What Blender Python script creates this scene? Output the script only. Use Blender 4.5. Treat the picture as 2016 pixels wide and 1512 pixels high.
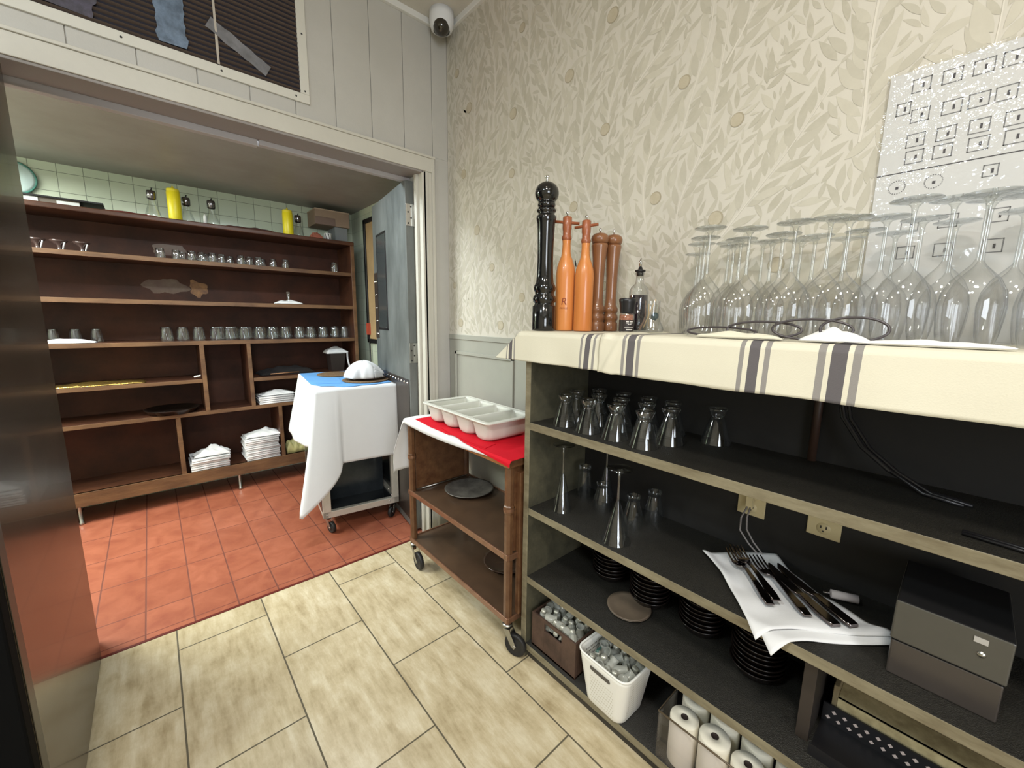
import bpy, bmesh, math, random
from mathutils import Vector, Matrix, noise as mnoise
PI = math.pi
S = bpy.context.scene
for o in list(bpy.data.objects): bpy.data.objects.remove(o)
COL = S.collection

# ------------------------------------------------ camera
cam_d = bpy.data.cameras.new('camera'); cam = bpy.data.objects.new('camera', cam_d); COL.objects.link(cam)
yaw, pitch, roll = -0.725124541, 0.161382427, 0.0135080954
ca, sa, cb, sb, cc, sc = math.cos(yaw), math.sin(yaw), math.cos(pitch), math.sin(pitch), math.cos(roll), math.sin(roll)
fwd = Vector((-sa*cb, ca*cb, -sb)); rgt = Vector((ca, sa, 0)); upv = rgt.cross(fwd)
r2 = rgt*cc + upv*sc; u2 = -rgt*sc + upv*cc
cam.matrix_world = Matrix(((r2.x, u2.x, -fwd.x, 0), (r2.y, u2.y, -fwd.y, 0), (r2.z, u2.z, -fwd.z, 1.31), (0, 0, 0, 1)))
cam_d.sensor_fit = 'HORIZONTAL'; cam_d.sensor_width = 36; cam_d.lens = 798.9/2016*36; cam_d.clip_start = .02
S.camera = cam

# ------------------------------------------------ light, world, exposure
S.view_settings.view_transform = 'Standard'; S.view_settings.look = 'None'
S.view_settings.gamma = 1; S.view_settings.use_curve_mapping = False
S.view_settings.exposure = 0.0
try:
    S.cycles.transparent_max_bounces = 64; S.cycles.max_bounces = 16; S.cycles.transmission_bounces = 16
    S.cycles.sample_clamp_indirect = 6
except Exception: pass
world = bpy.data.worlds.new('world'); S.world = world; world.use_nodes = True
bg = world.node_tree.nodes['Background']; bg.inputs[0].default_value = (.80, .86, 1, 1); bg.inputs[1].default_value = .45
def area(name, loc, size, power, col, rot=(0, 0, 0), sizey=None, disk=False, spread=PI):
    d = bpy.data.lights.new(name, 'AREA'); d.energy = power; d.color = col
    d.shape = 'DISK' if disk else ('RECTANGLE' if sizey else 'SQUARE'); d.size = size
    if sizey: d.size_y = sizey
    d.spread = spread
    o = bpy.data.objects.new(name, d); COL.objects.link(o); o.location = loc; o.rotation_euler = rot
    return o
WARM = (1, .90, .74); NEUT = (1, .955, .88); COOL = (.80, .93, 1.0); GREENY = (.95, 1, .94)
area('lamp_dining_main', (-.35, -.15, 2.74), .30, 33, NEUT, disk=True)
area('lamp_dining_counter', (.25, -.9, 2.74), .18, 7, WARM, disk=True)
area('lamp_dining_wall', (.30, .45, 2.74), .14, 2.0, WARM, disk=True)
area('lamp_dining_left', (-1.3, .5, 2.74), .3, 34, COOL, disk=True)
area('window_fill', (-1.15, -2.55, 1.6), 1.45, 70, (.90, .95, 1), rot=(math.radians(90), 0, 0), sizey=1.35)  # unseen window-sized light, added as fill for the room
area('lamp_kitchen_tube', (-1.05, 3.1, 2.13), .34, 105, GREENY, sizey=1.1)
area('fill_kitchen_header', (.38, 2.36, 2.18), .9, 20, (.84, .94, 1), sizey=.12)  # unseen fill added behind the door header to brighten the kitchen

# ------------------------------------------------ materials
MATS = {}
def nm(name):
    m = bpy.data.materials.new(name); m.use_nodes = True
    nt = m.node_tree; b = nt.nodes['Principled BSDF']; return m, nt, b
def s2l(c):
    return tuple(((x/255)/12.92 if x/255 <= .04045 else ((x/255+.055)/1.055)**2.4) for x in c)
def mat(name, rgb, rough=.5, metal=0, var=0, vscale=8, stretch=(1, 1, 1), bump=0, bscale=60, spec=.5, rgb2=None, detail=5, coat=0, rvar=0):
    """rgb in sRGB 0-255; a second colour is mixed in by stretched noise."""
    if name in MATS: return MATS[name]
    m, nt, b = nm(name); N = nt.nodes; L = nt.links
    c = s2l(rgb); b.inputs['Base Color'].default_value = (*c, 1)
    b.inputs['Roughness'].default_value = rough; b.inputs['Metallic'].default_value = metal
    b.inputs['Specular IOR Level'].default_value = spec; b.inputs['Coat Weight'].default_value = coat
    tc = N.new('ShaderNodeTexCoord'); mp = N.new('ShaderNodeMapping'); mp.inputs['Scale'].default_value = stretch
    L.new(tc.outputs['Object'], mp.inputs[0])
    if var or rgb2:
        n = N.new('ShaderNodeTexNoise'); n.inputs['Scale'].default_value = vscale; n.inputs['Detail'].default_value = detail
        n.inputs['Roughness'].default_value = .65
        L.new(mp.outputs[0], n.inputs[0])
        r = N.new('ShaderNodeMapRange'); r.inputs[1].default_value = .32; r.inputs[2].default_value = .68
        L.new(n.outputs[0], r.inputs[0])
        mx = N.new('ShaderNodeMix'); mx.data_type = 'RGBA'
        c2 = s2l(rgb2) if rgb2 else tuple(x*(1-var) for x in c)
        mx.inputs[6].default_value = (*c, 1); mx.inputs[7].default_value = (*c2, 1)
        L.new(r.outputs[0], mx.inputs[0]); L.new(mx.outputs[2], b.inputs['Base Color'])
        if rvar:
            r3 = N.new('ShaderNodeMapRange'); r3.inputs[3].default_value = max(0, rough-rvar); r3.inputs[4].default_value = min(1, rough+rvar)
            L.new(n.outputs[0], r3.inputs[0]); L.new(r3.outputs[0], b.inputs['Roughness'])
    if bump:
        n2 = N.new('ShaderNodeTexNoise'); n2.inputs['Scale'].default_value = bscale; n2.inputs['Detail'].default_value = 4
        L.new(mp.outputs[0], n2.inputs[0]); bp = N.new('ShaderNodeBump'); bp.inputs['Strength'].default_value = bump; bp.inputs['Distance'].default_value = .01
        L.new(n2.outputs[0], bp.inputs['Height']); L.new(bp.outputs[0], b.inputs['Normal'])
    MATS[name] = m; return m
def thin_glass(name, tint=(1, 1, 1), rough=.02, k=.5, base=.03, ior=4.0, edge=.8):
    m = bpy.data.materials.new(name); m.use_nodes = True; nt = m.node_tree; N = nt.nodes; L = nt.links
    for n in list(N): N.remove(n)
    out = N.new('ShaderNodeOutputMaterial'); mix = N.new('ShaderNodeMixShader'); tr = N.new('ShaderNodeBsdfTransparent'); gl = N.new('ShaderNodeBsdfGlossy')
    lw = N.new('ShaderNodeLayerWeight'); lw.inputs[0].default_value = .5
    ra = N.new('ShaderNodeMix'); ra.data_type = 'RGBA'; ra.inputs[6].default_value = (*[min(1, t*.985) for t in tint], 1); ra.inputs[7].default_value = (*[t*edge for t in tint], 1)
    pw = N.new('ShaderNodeMath'); pw.operation = 'POWER'; pw.inputs[1].default_value = 2.2
    L.new(lw.outputs['Facing'], pw.inputs[0]); L.new(pw.outputs[0], ra.inputs[0]); L.new(ra.outputs[2], tr.inputs[0])
    ma = N.new('ShaderNodeMath'); ma.operation = 'MULTIPLY_ADD'; ma.inputs[1].default_value = k; ma.inputs[2].default_value = base; ma.use_clamp = True
    fp = N.new('ShaderNodeMath'); fp.operation = 'POWER'; fp.inputs[1].default_value = ior; L.new(lw.outputs['Facing'], fp.inputs[0])
    L.new(fp.outputs[0], ma.inputs[0]); L.new(ma.outputs[0], mix.inputs[0]); gl.inputs['Roughness'].default_value = rough
    gl.inputs['Color'].default_value = (.95, .97, 1, 1)
    L.new(tr.outputs[0], mix.inputs[1]); L.new(gl.outputs[0], mix.inputs[2]); L.new(mix.outputs[0], out.inputs[0])
    MATS[name] = m; return m
GLASS = thin_glass('clear_glass', k=.60, base=.045, edge=.60, ior=2.6)
GLASSK = thin_glass('tumbler_glass', (.97, .985, .985), k=.95, base=.09, rough=.04, ior=2.4, edge=.50)
SOLIDG = bpy.data.materials.new('chunky_glass'); SOLIDG.use_nodes = True; _b = SOLIDG.node_tree.nodes['Principled BSDF']; _b.inputs['Transmission Weight'].default_value = .55; _b.inputs['Base Color'].default_value = (.74, .74, .66, 1); _b.inputs['Roughness'].default_value = .08; _b.inputs['IOR'].default_value = 1.42
ACR = thin_glass('clear_acrylic', (.97, .96, .98), k=.5, base=.05)
FILM = thin_glass('plastic_film', (.985, .985, .985), rough=.08, k=.3, base=.035, edge=.95)
def add_film_bump(m, scale, strength):
    nt = m.node_tree; N = nt.nodes; L = nt.links
    tc = N.new('ShaderNodeTexCoord'); n = N.new('ShaderNodeTexNoise'); n.inputs['Scale'].default_value = scale; n.inputs['Detail'].default_value = 3
    L.new(tc.outputs['Object'], n.inputs[0]); bp = N.new('ShaderNodeBump'); bp.inputs['Strength'].default_value = strength; bp.inputs['Distance'].default_value = .02
    L.new(n.outputs[0], bp.inputs['Height'])
    for q in N:
        if q.type == 'BSDF_GLOSSY': L.new(bp.outputs[0], q.inputs['Normal'])
add_film_bump(FILM, 22, .5)

def tile_mat(name, c1, c2, mort, bw, rh, offx, offy, mortar, offset, swap=False, axes='xy', rough=.35, vein=None, bump=.3, offz=0, rmort=.8, var=.0):
    m, nt, b = nm(name); N = nt.nodes; L = nt.links
    tc = N.new('ShaderNodeTexCoord'); sx = N.new('ShaderNodeSeparateXYZ'); L.new(tc.outputs['Object'], sx.inputs[0])
    cx = N.new('ShaderNodeCombineXYZ'); ax = {'x': 0, 'y': 1, 'z': 2}
    for i, (a, off) in enumerate(zip(axes, (offx, offy))):
        s = N.new('ShaderNodeMath'); s.operation = 'SUBTRACT'; s.inputs[1].default_value = off
        L.new(sx.outputs[ax[a]], s.inputs[0]); L.new(s.outputs[0], cx.inputs[i])
    br = N.new('ShaderNodeTexBrick'); br.offset = offset; br.offset_frequency = 2; br.squash = 1; br.squash_frequency = 2
    br.inputs['Scale'].default_value = 1; br.inputs['Brick Width'].default_value = bw; br.inputs['Row Height'].default_value = rh
    br.inputs['Mortar Size'].default_value = mortar; br.inputs['Mortar Smooth'].default_value = .2; br.inputs['Bias'].default_value = 0
    br.inputs['Color1'].default_value = (*s2l(c1), 1); br.inputs['Color2'].default_value = (*s2l(c2), 1); br.inputs['Mortar'].default_value = (*s2l(mort), 1)
    L.new(cx.outputs[0], br.inputs[0]); col = br.outputs['Color']
    if vein:
        mp = N.new('ShaderNodeMapping'); mp.inputs['Scale'].default_value = vein['s']; L.new(tc.outputs['Object'], mp.inputs[0])
        n = N.new('ShaderNodeTexNoise'); n.inputs['Scale'].default_value = vein['scale']; n.inputs['Detail'].default_value = 9; n.inputs['Roughness'].default_value = .68
        n.inputs['Distortion'].default_value = vein.get('dist', .6)
        L.new(mp.outputs[0], n.inputs[0])
        n3 = N.new('ShaderNodeTexNoise'); n3.inputs['Scale'].default_value = vein.get('s2', 2.2); n3.inputs['Detail'].default_value = 6; n3.inputs['Roughness'].default_value = .7; L.new(tc.outputs['Object'], n3.inputs[0])
        av = N.new('ShaderNodeMix'); av.data_type = 'FLOAT'; av.inputs[0].default_value = vein.get('w2', 0); L.new(n.outputs[0], av.inputs[2]); L.new(n3.outputs[0], av.inputs[3])
        rp = N.new('ShaderNodeValToRGB'); e = rp.color_ramp.elements
        e[0].position = .33; e[0].color = (*s2l(vein['dark']), 1); e[1].position = .66; e[1].color = (*s2l(vein['light']), 1)
        e2 = e.new(.5); e2.color = (*s2l(vein['mid']), 1)
        L.new(av.outputs[0], rp.inputs[0])
        mx = N.new('ShaderNodeMix'); mx.data_type = 'RGBA'; mx.blend_type = 'MULTIPLY'; mx.inputs[0].default_value = 1
        L.new(br.outputs['Color'], mx.inputs[6]); L.new(rp.outputs[0], mx.inputs[7])
        m2 = N.new('ShaderNodeMix'); m2.data_type = 'RGBA'; L.new(br.outputs['Fac'], m2.inputs[0]); L.new(mx.outputs[2], m2.inputs[6]); m2.inputs[7].default_value = (*s2l(mort), 1)
        col = m2.outputs[2]
    L.new(col, b.inputs['Base Color'])
    mr = N.new('ShaderNodeMapRange'); mr.inputs[3].default_value = rough; mr.inputs[4].default_value = rmort; L.new(br.outputs['Fac'], mr.inputs[0]); L.new(mr.outputs[0], b.inputs['Roughness'])
    bp = N.new('ShaderNodeBump'); bp.invert = True; bp.inputs['Strength'].default_value = bump; bp.inputs['Distance'].default_value = .003
    L.new(br.outputs['Fac'], bp.inputs['Height']); L.new(bp.outputs[0], b.inputs['Normal'])
    MATS[name] = m; return m
def stripe_mat(name, base, stripe, bands, rough=.85, stripe2=None):
    """cloth striped along its own U coordinate (bands: centre, half width, dark flag)"""
    m, nt, b = nm(name); N = nt.nodes; L = nt.links
    uv = N.new('ShaderNodeUVMap'); sx = N.new('ShaderNodeSeparateXYZ'); L.new(uv.outputs[0], sx.inputs[0])
    last = None; b.inputs['Roughness'].default_value = rough; b.inputs['Specular IOR Level'].default_value = .15
    cur = N.new('ShaderNodeRGB'); cur.outputs[0].default_value = (*s2l(base), 1); col = cur.outputs[0]
    for c, hw, dark in bands:
        cp = N.new('ShaderNodeMath'); cp.operation = 'COMPARE'; cp.inputs[1].default_value = c; cp.inputs[2].default_value = hw
        L.new(sx.outputs[0], cp.inputs[0]); mx = N.new('ShaderNodeMix'); mx.data_type = 'RGBA'
        L.new(cp.outputs[0], mx.inputs[0]); L.new(col, mx.inputs[6]); mx.inputs[7].default_value = (*s2l(stripe if dark else stripe2 or stripe), 1); col = mx.outputs[2]
    L.new(col, b.inputs['Base Color'])
    tc = N.new('ShaderNodeTexCoord'); n = N.new('ShaderNodeTexNoise'); n.inputs['Scale'].default_value = 400; L.new(tc.outputs['Object'], n.inputs[0])
    bp = N.new('ShaderNodeBump'); bp.inputs['Strength'].default_value = .12; bp.inputs['Distance'].default_value = .004; L.new(n.outputs[0], bp.inputs['Height']); L.new(bp.outputs[0], b.inputs['Normal'])
    MATS[name] = m; return m

WOODD = mat('dark_weathered_board', (62, 57, 48), .62, rgb2=(38, 34, 29), vscale=14, stretch=(1, .25, 1), bump=.25, bscale=90)
EDGE = mat('worn_front_edge', (138, 130, 106), .6, rgb2=(104, 94, 72), vscale=26, stretch=(1, .3, 1), bump=.2)
MATTOP = mat('ribbed_rubber_mat', (47, 45, 39), .42, rgb2=(33, 31, 28), vscale=160, bump=.5, bscale=420)
SIDEP = mat('side_panel_paint', (88, 84, 66), .6, rgb2=(60, 58, 46), vscale=10, bump=.15)
BLACKBACK = mat('black_back_panel', (26, 24, 22), .7, var=.4)
KWOOD = mat('dark_brown_cabinet_wood', (84, 50, 32), .42, rgb2=(52, 29, 19), vscale=9, stretch=(.4, 1, 1), bump=.1)
KEDGE = mat('brown_worn_edge', (120, 88, 58), .5, rgb2=(84, 58, 38), vscale=16, stretch=(.3, 1, 1), bump=.15)
KBACK = mat('stained_cabinet_back', (76, 41, 25), .6, spec=.3, rgb2=(46, 25, 16), vscale=4, bump=.05)
PAINT = mat('grey_green_paint', (189, 187, 181), .42, rgb2=(182, 180, 173), vscale=3, bump=.06, bscale=120)
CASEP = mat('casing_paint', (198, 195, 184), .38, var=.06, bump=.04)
WAINS = mat('wainscot_paint', (160, 160, 150), .5, var=.06)
WHITEP = mat('white_trim_paint', (222, 222, 218), .4)
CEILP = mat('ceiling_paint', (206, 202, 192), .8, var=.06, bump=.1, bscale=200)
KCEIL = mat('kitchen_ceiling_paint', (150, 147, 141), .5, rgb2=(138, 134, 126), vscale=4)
GROOVE = mat('groove_dark', (66, 62, 54), .9)
LINEN = mat('white_linen', (226, 226, 226), .85, spec=.15, bump=.08, bscale=500, var=.03)
LINENW = mat('white_tablecloth', (222, 224, 226), .8, spec=.15, bump=.06, bscale=600, var=.03)
BLUEC = mat('blue_cloth', (104, 158, 214), .8, spec=.15, bump=.08, bscale=400, var=.12)
REDC = mat('red_cloth', (206, 14, 36), .75, spec=.2, bump=.06, bscale=500, var=.1)
STEEL = mat('brushed_steel', (190, 190, 186), .28, metal=1, var=.2, vscale=60, stretch=(1, 1, .1))
CHROME = mat('polished_chrome', (220, 220, 220), .08, metal=1)
DSTEEL = mat('dark_cutlery_steel', (120, 112, 112), .12, metal=1)
RUBBER = mat('black_rubber', (30, 29, 29), .55, var=.3)
BROWNM = mat('brown_cart_paint', (108, 76, 50), .32, rgb2=(80, 50, 32), vscale=22, bump=.1, bscale=40)
BROWNT = mat('brown_cart_shelf', (84, 64, 48), .30, rgb2=(66, 50, 38), vscale=6)
COPPER = mat('worn_copper_edge', (142, 104, 80), .3, metal=.5, var=.3, vscale=40)
TRAYP = mat('off_white_plastic', (206, 206, 196), .35, var=.03)
BLACKG = mat('gloss_black_lacquer', (16, 17, 18), .12, coat=.5)
ORANGEW = mat('orange_wood', (214, 142, 78), .32, rgb2=(196, 116, 56), vscale=12, stretch=(1, 1, .12), coat=.2)
REDW = mat('reddish_wood', (158, 92, 58), .35, rgb2=(134, 70, 42), vscale=20, stretch=(1, 1, .2), coat=.2)
BROWNW = mat('walnut_wood', (140, 94, 60), .3, rgb2=(108, 66, 40), vscale=16, stretch=(1, 1, .15), coat=.3)
DARKP = mat('black_plastic', (28, 27, 29), .35)
PLATE = mat('taupe_stoneware', (118, 104, 88), .45, rgb2=(92, 80, 68), vscale=7)
GREYPL = mat('grey_metal_plate', (136, 132, 124), .38, metal=.4, rgb2=(84, 80, 76), vscale=12)
BOWLM = mat('dark_brown_bowl', (30, 23, 21), .25, var=.3)
GREYDOOR = mat('grey_door_metal', (128, 132, 130), .45, metal=.25, rgb2=(88, 92, 90), vscale=5, stretch=(1, 1, .35), detail=8, bump=.05)
KICK = mat('brown_kick_plate', (70, 62, 56), .35, metal=.3, var=.3)
DOOR2 = mat('glossy_brown_door', (84, 74, 62), .27, metal=.45, rgb2=(62, 54, 44), vscale=3, coat=.15)
DOORK = mat('worn_metal_kick_plate', (108, 88, 68), .38, metal=.45, rgb2=(86, 66, 48), vscale=6)
YELLOW = mat('mustard_yellow', (232, 214, 30), .35)
YCAP = mat('yellow_cap', (240, 222, 60), .4)
TANCARD = mat('tan_cardboard', (150, 128, 108), .8, var=.12)
KHAKI = mat('khaki_board', (132, 118, 88), .7, rgb2=(104, 92, 66), vscale=9)
CREAMB = mat('cream_board', (196, 182, 140), .7, rgb2=(150, 136, 100), vscale=22)
WICKER = mat('woven_wicker', (146, 116, 84), .8, rgb2=(80, 60, 42), vscale=160, bump=.8, bscale=260)
PAPER = mat('paper_roll', (228, 222, 204), .9, var=.03)
PAPERG = mat('paper_roll_grey', (200, 194, 190), .9, var=.03)
WPLAST = mat('white_basket_plastic', (234, 232, 224), .4)
HOLE = mat('hole_shadow_grey', (90, 84, 76), .9)
IVORY = mat('ivory_outlet_plastic', (206, 192, 150), .4)
DARKBOX = mat('grey_plastic_case', (74, 72, 66), .35, var=.15)
GOLD = mat('gold_foil', (200, 166, 92), .25, metal=.9, bump=.7, bscale=60)
def lab(o, label=None, cat=None, group=None, kind=None):
    if label: o['label'] = label
    if cat: o['category'] = cat
    if group: o['group'] = group
    if kind: o['kind'] = kind
    return o
ORD = ['first', 'second', 'third', 'fourth', 'fifth', 'sixth', 'seventh', 'eighth', 'ninth', 'tenth', 'eleventh', 'twelfth', 'thirteenth', 'fourteenth', 'fifteenth', 'sixteenth']

# ------------------------------------------------ mesh builder
class MB:
    def __init__(s): s.v = []; s.f = []; s.mi = []; s.sm = []; s.mats = []; s.uv = {}
    def m(s, mt):
        if mt not in s.mats: s.mats.append(mt)
        return s.mats.index(mt)
    def face(s, idx, mt, smooth=False): s.f.append(tuple(idx)); s.mi.append(s.m(mt)); s.sm.append(smooth)
    def box(s, x0, x1, y0, y1, z0, z1, mt, front=None, T=None, frontdir='-x', top=None):
        b = len(s.v); P = [(x0, y0, z0), (x1, y0, z0), (x1, y1, z0), (x0, y1, z0), (x0, y0, z1), (x1, y0, z1), (x1, y1, z1), (x0, y1, z1)]
        if T: P = [tuple(T @ Vector(p)) for p in P]
        s.v += P
        F = {'-z': (0, 3, 2, 1), '+z': (4, 5, 6, 7), '-y': (0, 1, 5, 4), '+x': (1, 2, 6, 5), '+y': (2, 3, 7, 6), '-x': (3, 0, 4, 7)}
        for k, f in F.items():
            mm = mt
            if front and k == frontdir: mm = front
            if top and k == '+z': mm = top
            s.face([b+i for i in f], mm)
        return s
    def lathe(s, prof, mt, n=24, T=None, closed=False, smooth=True, cap=False, mtf=None):
        b = len(s.v); k = len(prof)
        for i in range(n):
            a = 2*PI*i/n
            for r, z in prof:
                p = Vector((r*math.cos(a), r*math.sin(a), z)); s.v.append(tuple(T @ p if T else p))
        for i in range(n):
            j = (i+1) % n
            for q in range(k-1):
                r0, r1 = prof[q][0], prof[q+1][0]; mm = mtf(q) if mtf else mt
                if r0 < 1e-6 and r1 < 1e-6: continue
                if r0 < 1e-6: s.face((b+i*k+q, b+j*k+q+1, b+i*k+q+1), mm, smooth)
                elif r1 < 1e-6: s.face((b+i*k+q, b+j*k+q, b+i*k+q+1), mm, smooth)
                else: s.face((b+i*k+q, b+j*k+q, b+j*k+q+1, b+i*k+q+1), mm, smooth)
        return s
    def tube(s, pts, r, mt, n=8, closed=False, caps=True, smooth=True):
        pts = [Vector(p) for p in pts]; N = len(pts); b = len(s.v); up = Vector((0, 0, 1)); prev = None
        for i, p in enumerate(pts):
            a = pts[i-1] if (i > 0 or closed) else p; c = pts[(i+1) % N] if (i < N-1 or closed) else p
            d = (c-a).normalized()
            if prev is None: x = d.orthogonal().normalized()
            else:
                x = (prev - d*prev.dot(d)); x = x.normalized() if x.length > 1e-6 else d.orthogonal().normalized()
            prev = x; y = d.cross(x); rr = r[i] if isinstance(r, (list, tuple)) else r
            for k in range(n):
                t = 2*PI*k/n; s.v.append(tuple(p + (x*math.cos(t)+y*math.sin(t))*rr))
        for i in range(N if closed else N-1):
            j = (i+1) % N
            for k in range(n):
                l = (k+1) % n; s.face((b+i*n+k, b+i*n+l, b+j*n+l, b+j*n+k), mt, smooth)
        if caps and not closed:
            s.face([b+k for k in range(n)][::-1], mt); s.face([b+(N-1)*n+k for k in range(n)], mt)
        return s
    def grid(s, fn, nu, nv, mt, smooth=True, uvf=None, mtf=None, closeu=False):
        b = len(s.v)
        for i in range(nu+1):
            for j in range(nv+1):
                s.v.append(tuple(fn(i/nu, j/nv)))
                if uvf: s.uv[len(s.v)-1] = uvf(i/nu, j/nv)
        for i in range(nu):
            for j in range(nv):
                a = b+i*(nv+1)+j
                s.face((a, a+nv+1, a+nv+2, a+1), mtf(i/nu, j/nv) if mtf else mt, smooth)
        return s
    def poly(s, pts, mt, T=None, h=0, axis=Vector((0, 0, 1))):
        """flat outline, extruded by h along axis"""
        b = len(s.v); n = len(pts); P = [Vector(p) for p in pts]
        if T: P = [T @ p for p in P]; axis = (T.to_3x3() @ axis)
        s.v += [tuple(p) for p in P]
        if h:
            s.v += [tuple(p+axis*h) for p in P]
            s.face(list(range(b, b+n))[::-1], mt); s.face(range(b+n, b+2*n), mt)
            for i in range(n):
                j = (i+1) % n; s.face((b+i, b+j, b+n+j, b+n+i), mt)
        else: s.face(range(b, b+n), mt)
        return s
    def build(s, name, parent=None, bevel=0, solid=0, subsurf=0, loc=None, soff=0):
        me = bpy.data.meshes.new(name); me.from_pydata(s.v, [], s.f)
        for mt in s.mats: me.materials.append(mt)
        me.polygons.foreach_set('material_index', s.mi); me.polygons.foreach_set('use_smooth', s.sm)
        if s.uv:
            ul = me.uv_layers.new(name='UVMap')
            for lp in me.loops:
                ul.data[lp.index].uv = s.uv.get(lp.vertex_index, (0, 0))
        me.update(); o = bpy.data.objects.new(name, me); COL.objects.link(o)
        if parent: o.parent = parent
        if loc: o.location = loc
        if bevel:
            md = o.modifiers.new('bevel', 'BEVEL'); md.width = bevel; md.segments = 2; md.limit_method = 'ANGLE'; md.angle_limit = math.radians(40)
        if solid:
            md = o.modifiers.new('solid', 'SOLIDIFY'); md.thickness = solid; md.offset = soff
        if subsurf:
            md = o.modifiers.new('sub', 'SUBSURF'); md.levels = subsurf; md.render_levels = subsurf
        return o
def empty(name, loc, rz=0, label=None, cat=None, group=None, kind=None):
    o = bpy.data.objects.new(name, None); COL.objects.link(o); o.location = loc; o.rotation_euler = (0, 0, rz); o.empty_display_size = .05
    return lab(o, label, cat, group, kind)
def dup(o, loc, rot=None, label=None, group=None, parent=None, scale=None):
    c = o.copy(); COL.objects.link(c); c.location = loc
    if rot is not None: c.rotation_euler = rot if isinstance(rot, tuple) else (0, 0, rot)
    if scale: c.scale = (scale,)*3 if not isinstance(scale, tuple) else scale
    if label: c['label'] = label
    if group: c['group'] = group
    for ch in [x for x in bpy.data.objects if x.parent == o]:
        d = ch.copy(); COL.objects.link(d); d.parent = c
        for g in [x for x in bpy.data.objects if x.parent == ch]:
            e = g.copy(); COL.objects.link(e); e.parent = d
    return c
def RT(loc=(0, 0, 0), rz=0, rx=0, ry=0, sc=1):
    return Matrix.Translation(Vector(loc)) @ Matrix.Rotation(rz, 4, 'Z') @ Matrix.Rotation(ry, 4, 'Y') @ Matrix.Rotation(rx, 4, 'X') @ Matrix.Scale(sc, 4)
def fbm(x, y, z=0, s=1.0): return mnoise.noise(Vector((x*s, y*s, z*s)))
def text_mesh(txt, size, mt, fn, name, parent, font_shear=0):
    cu = bpy.data.curves.new('t', 'FONT'); cu.body = txt; cu.size = size; cu.align_x = 'CENTER'; cu.shear = font_shear; cu.resolution_u = 3
    to = bpy.data.objects.new('t', cu); COL.objects.link(to); dg = bpy.context.evaluated_depsgraph_get(); dg.update()
    me = bpy.data.meshes.new_from_object(to.evaluated_get(dg)); bpy.data.objects.remove(to)
    for v in me.vertices: v.co = fn(v.co)
    me.materials.clear(); me.materials.append(mt)
    for p in me.polygons: p.material_index = 0
    o = bpy.data.objects.new(name, me); COL.objects.link(o); o.parent = parent; return o
# ================================================ SETTING
TILE = tile_mat('travertine_floor_tile', (218, 208, 184), (208, 198, 174), (88, 80, 62), .61, .305, .997, .570, .0028, .5, axes='yx', rough=.30,
    vein=dict(s=(7.5, 1.5, 1), scale=3.6, dark=(182, 168, 142), mid=(226, 217, 200), light=(255, 253, 248), dist=.2, s2=7, w2=.42))
QUARRY = tile_mat('quarry_floor_tile', (166, 98, 74), (156, 90, 67), (104, 54, 40), .1605, .321, .184, 1.959, .003, 0, axes='xy', rough=.38,
    vein=dict(s=(1, 1, 1), scale=9, dark=(220, 205, 205), mid=(240, 235, 230), light=(255, 255, 255)))
KTILE = tile_mat('kitchen_wall_tile', (206, 214, 192), (198, 208, 186), (128, 136, 118), .115, .115, -.34, .43-.115*2, .0018, 0, axes='xz', rough=.12, bump=.4)
KTILEY = tile_mat('kitchen_side_wall_tile', (200, 208, 186), (192, 202, 180), (150, 156, 138), .115, .115, .1, .2, .0014, 0, axes='yz', rough=.12, bump=.4)
s = MB(); s.box(-2.6, 1.40, -2.6, 2.05, -.05, 0, TILE); lab(s.build('floor'), kind='structure')
s = MB(); s.box(-2.0, 1.55, 2.07, 3.95, -.05, -.001, QUARRY); s.box(-.9, 1.16, 2.05, 2.064, -.05, .002, mat('red_threshold', (92, 30, 22), .4)); s.box(-.9, 1.16, 2.064, 2.07, -.05, -.001, QUARRY); s.box(-.9, 1.16, 2.100, 2.104, -.01, -.0006, mat('quarry_joint', (112, 58, 44), .8)); lab(s.build('floor'), kind='structure')

# wallpaper: leafy pattern laid into the wall's own mesh
WPB = mat('wallpaper_ground', (204, 199, 187), .62, var=.04, spec=.3)
WPL = [mat('wallpaper_leaf', (184, 179, 164), .6, spec=.3, rgb2=(188, 183, 168), vscale=30),
       mat('wallpaper_leaf_dark', (178, 173, 157), .6, spec=.3, rgb2=(188, 183, 168), vscale=30),
       mat('wallpaper_leaf_pale', (190, 185, 170), .6, spec=.3, rgb2=(196, 191, 176), vscale=30)]
WPS = mat('wallpaper_stem', (211, 206, 194), .6, spec=.3)
WPF = mat('wallpaper_fruit', (178, 168, 146), .6, spec=.3, rgb2=(190, 182, 162), vscale=25)
WPF2 = mat('wallpaper_fruit_rim', (166, 157, 136), .6, spec=.3)
X0 = 1.32; rnd = random.Random(5)
s = MB(); s.box(1.32, 1.45, -2.6, 2.05, 1.21, 2.82, WPB)
occ = {}
CELL = .0052
def cells(pts): return {(int(math.floor(p[0]/CELL)), int(math.floor(p[1]/CELL))) for p in pts}
def flow(y, z):
    a = PI/2 + 1.25*mnoise.noise(Vector((y*1.6, z*1.3, 3.1))) + .55*mnoise.noise(Vector((y*4.1, z*3.6, 9.7)))
    return a
def leafpts(y, z, a, L, W, bend):
    out = []; n = 6
    for side in (1, -1):
        rng = range(0, n+1) if side == 1 else range(n-1, 0, -1)
        for i in rng:
            t = i/n; w = W*math.sin(PI*t**.85)*.5*(1 if i not in (0, n) else 0); aa = a+bend*(t-.2)
            # centre line
            cx = y + L*t*math.cos(a+bend*t*.5); cz = z + L*t*math.sin(a+bend*t*.5)
            out.append((cx - side*w*math.sin(aa), cz + side*w*math.cos(aa)))
    return out
cnt = 0
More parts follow.
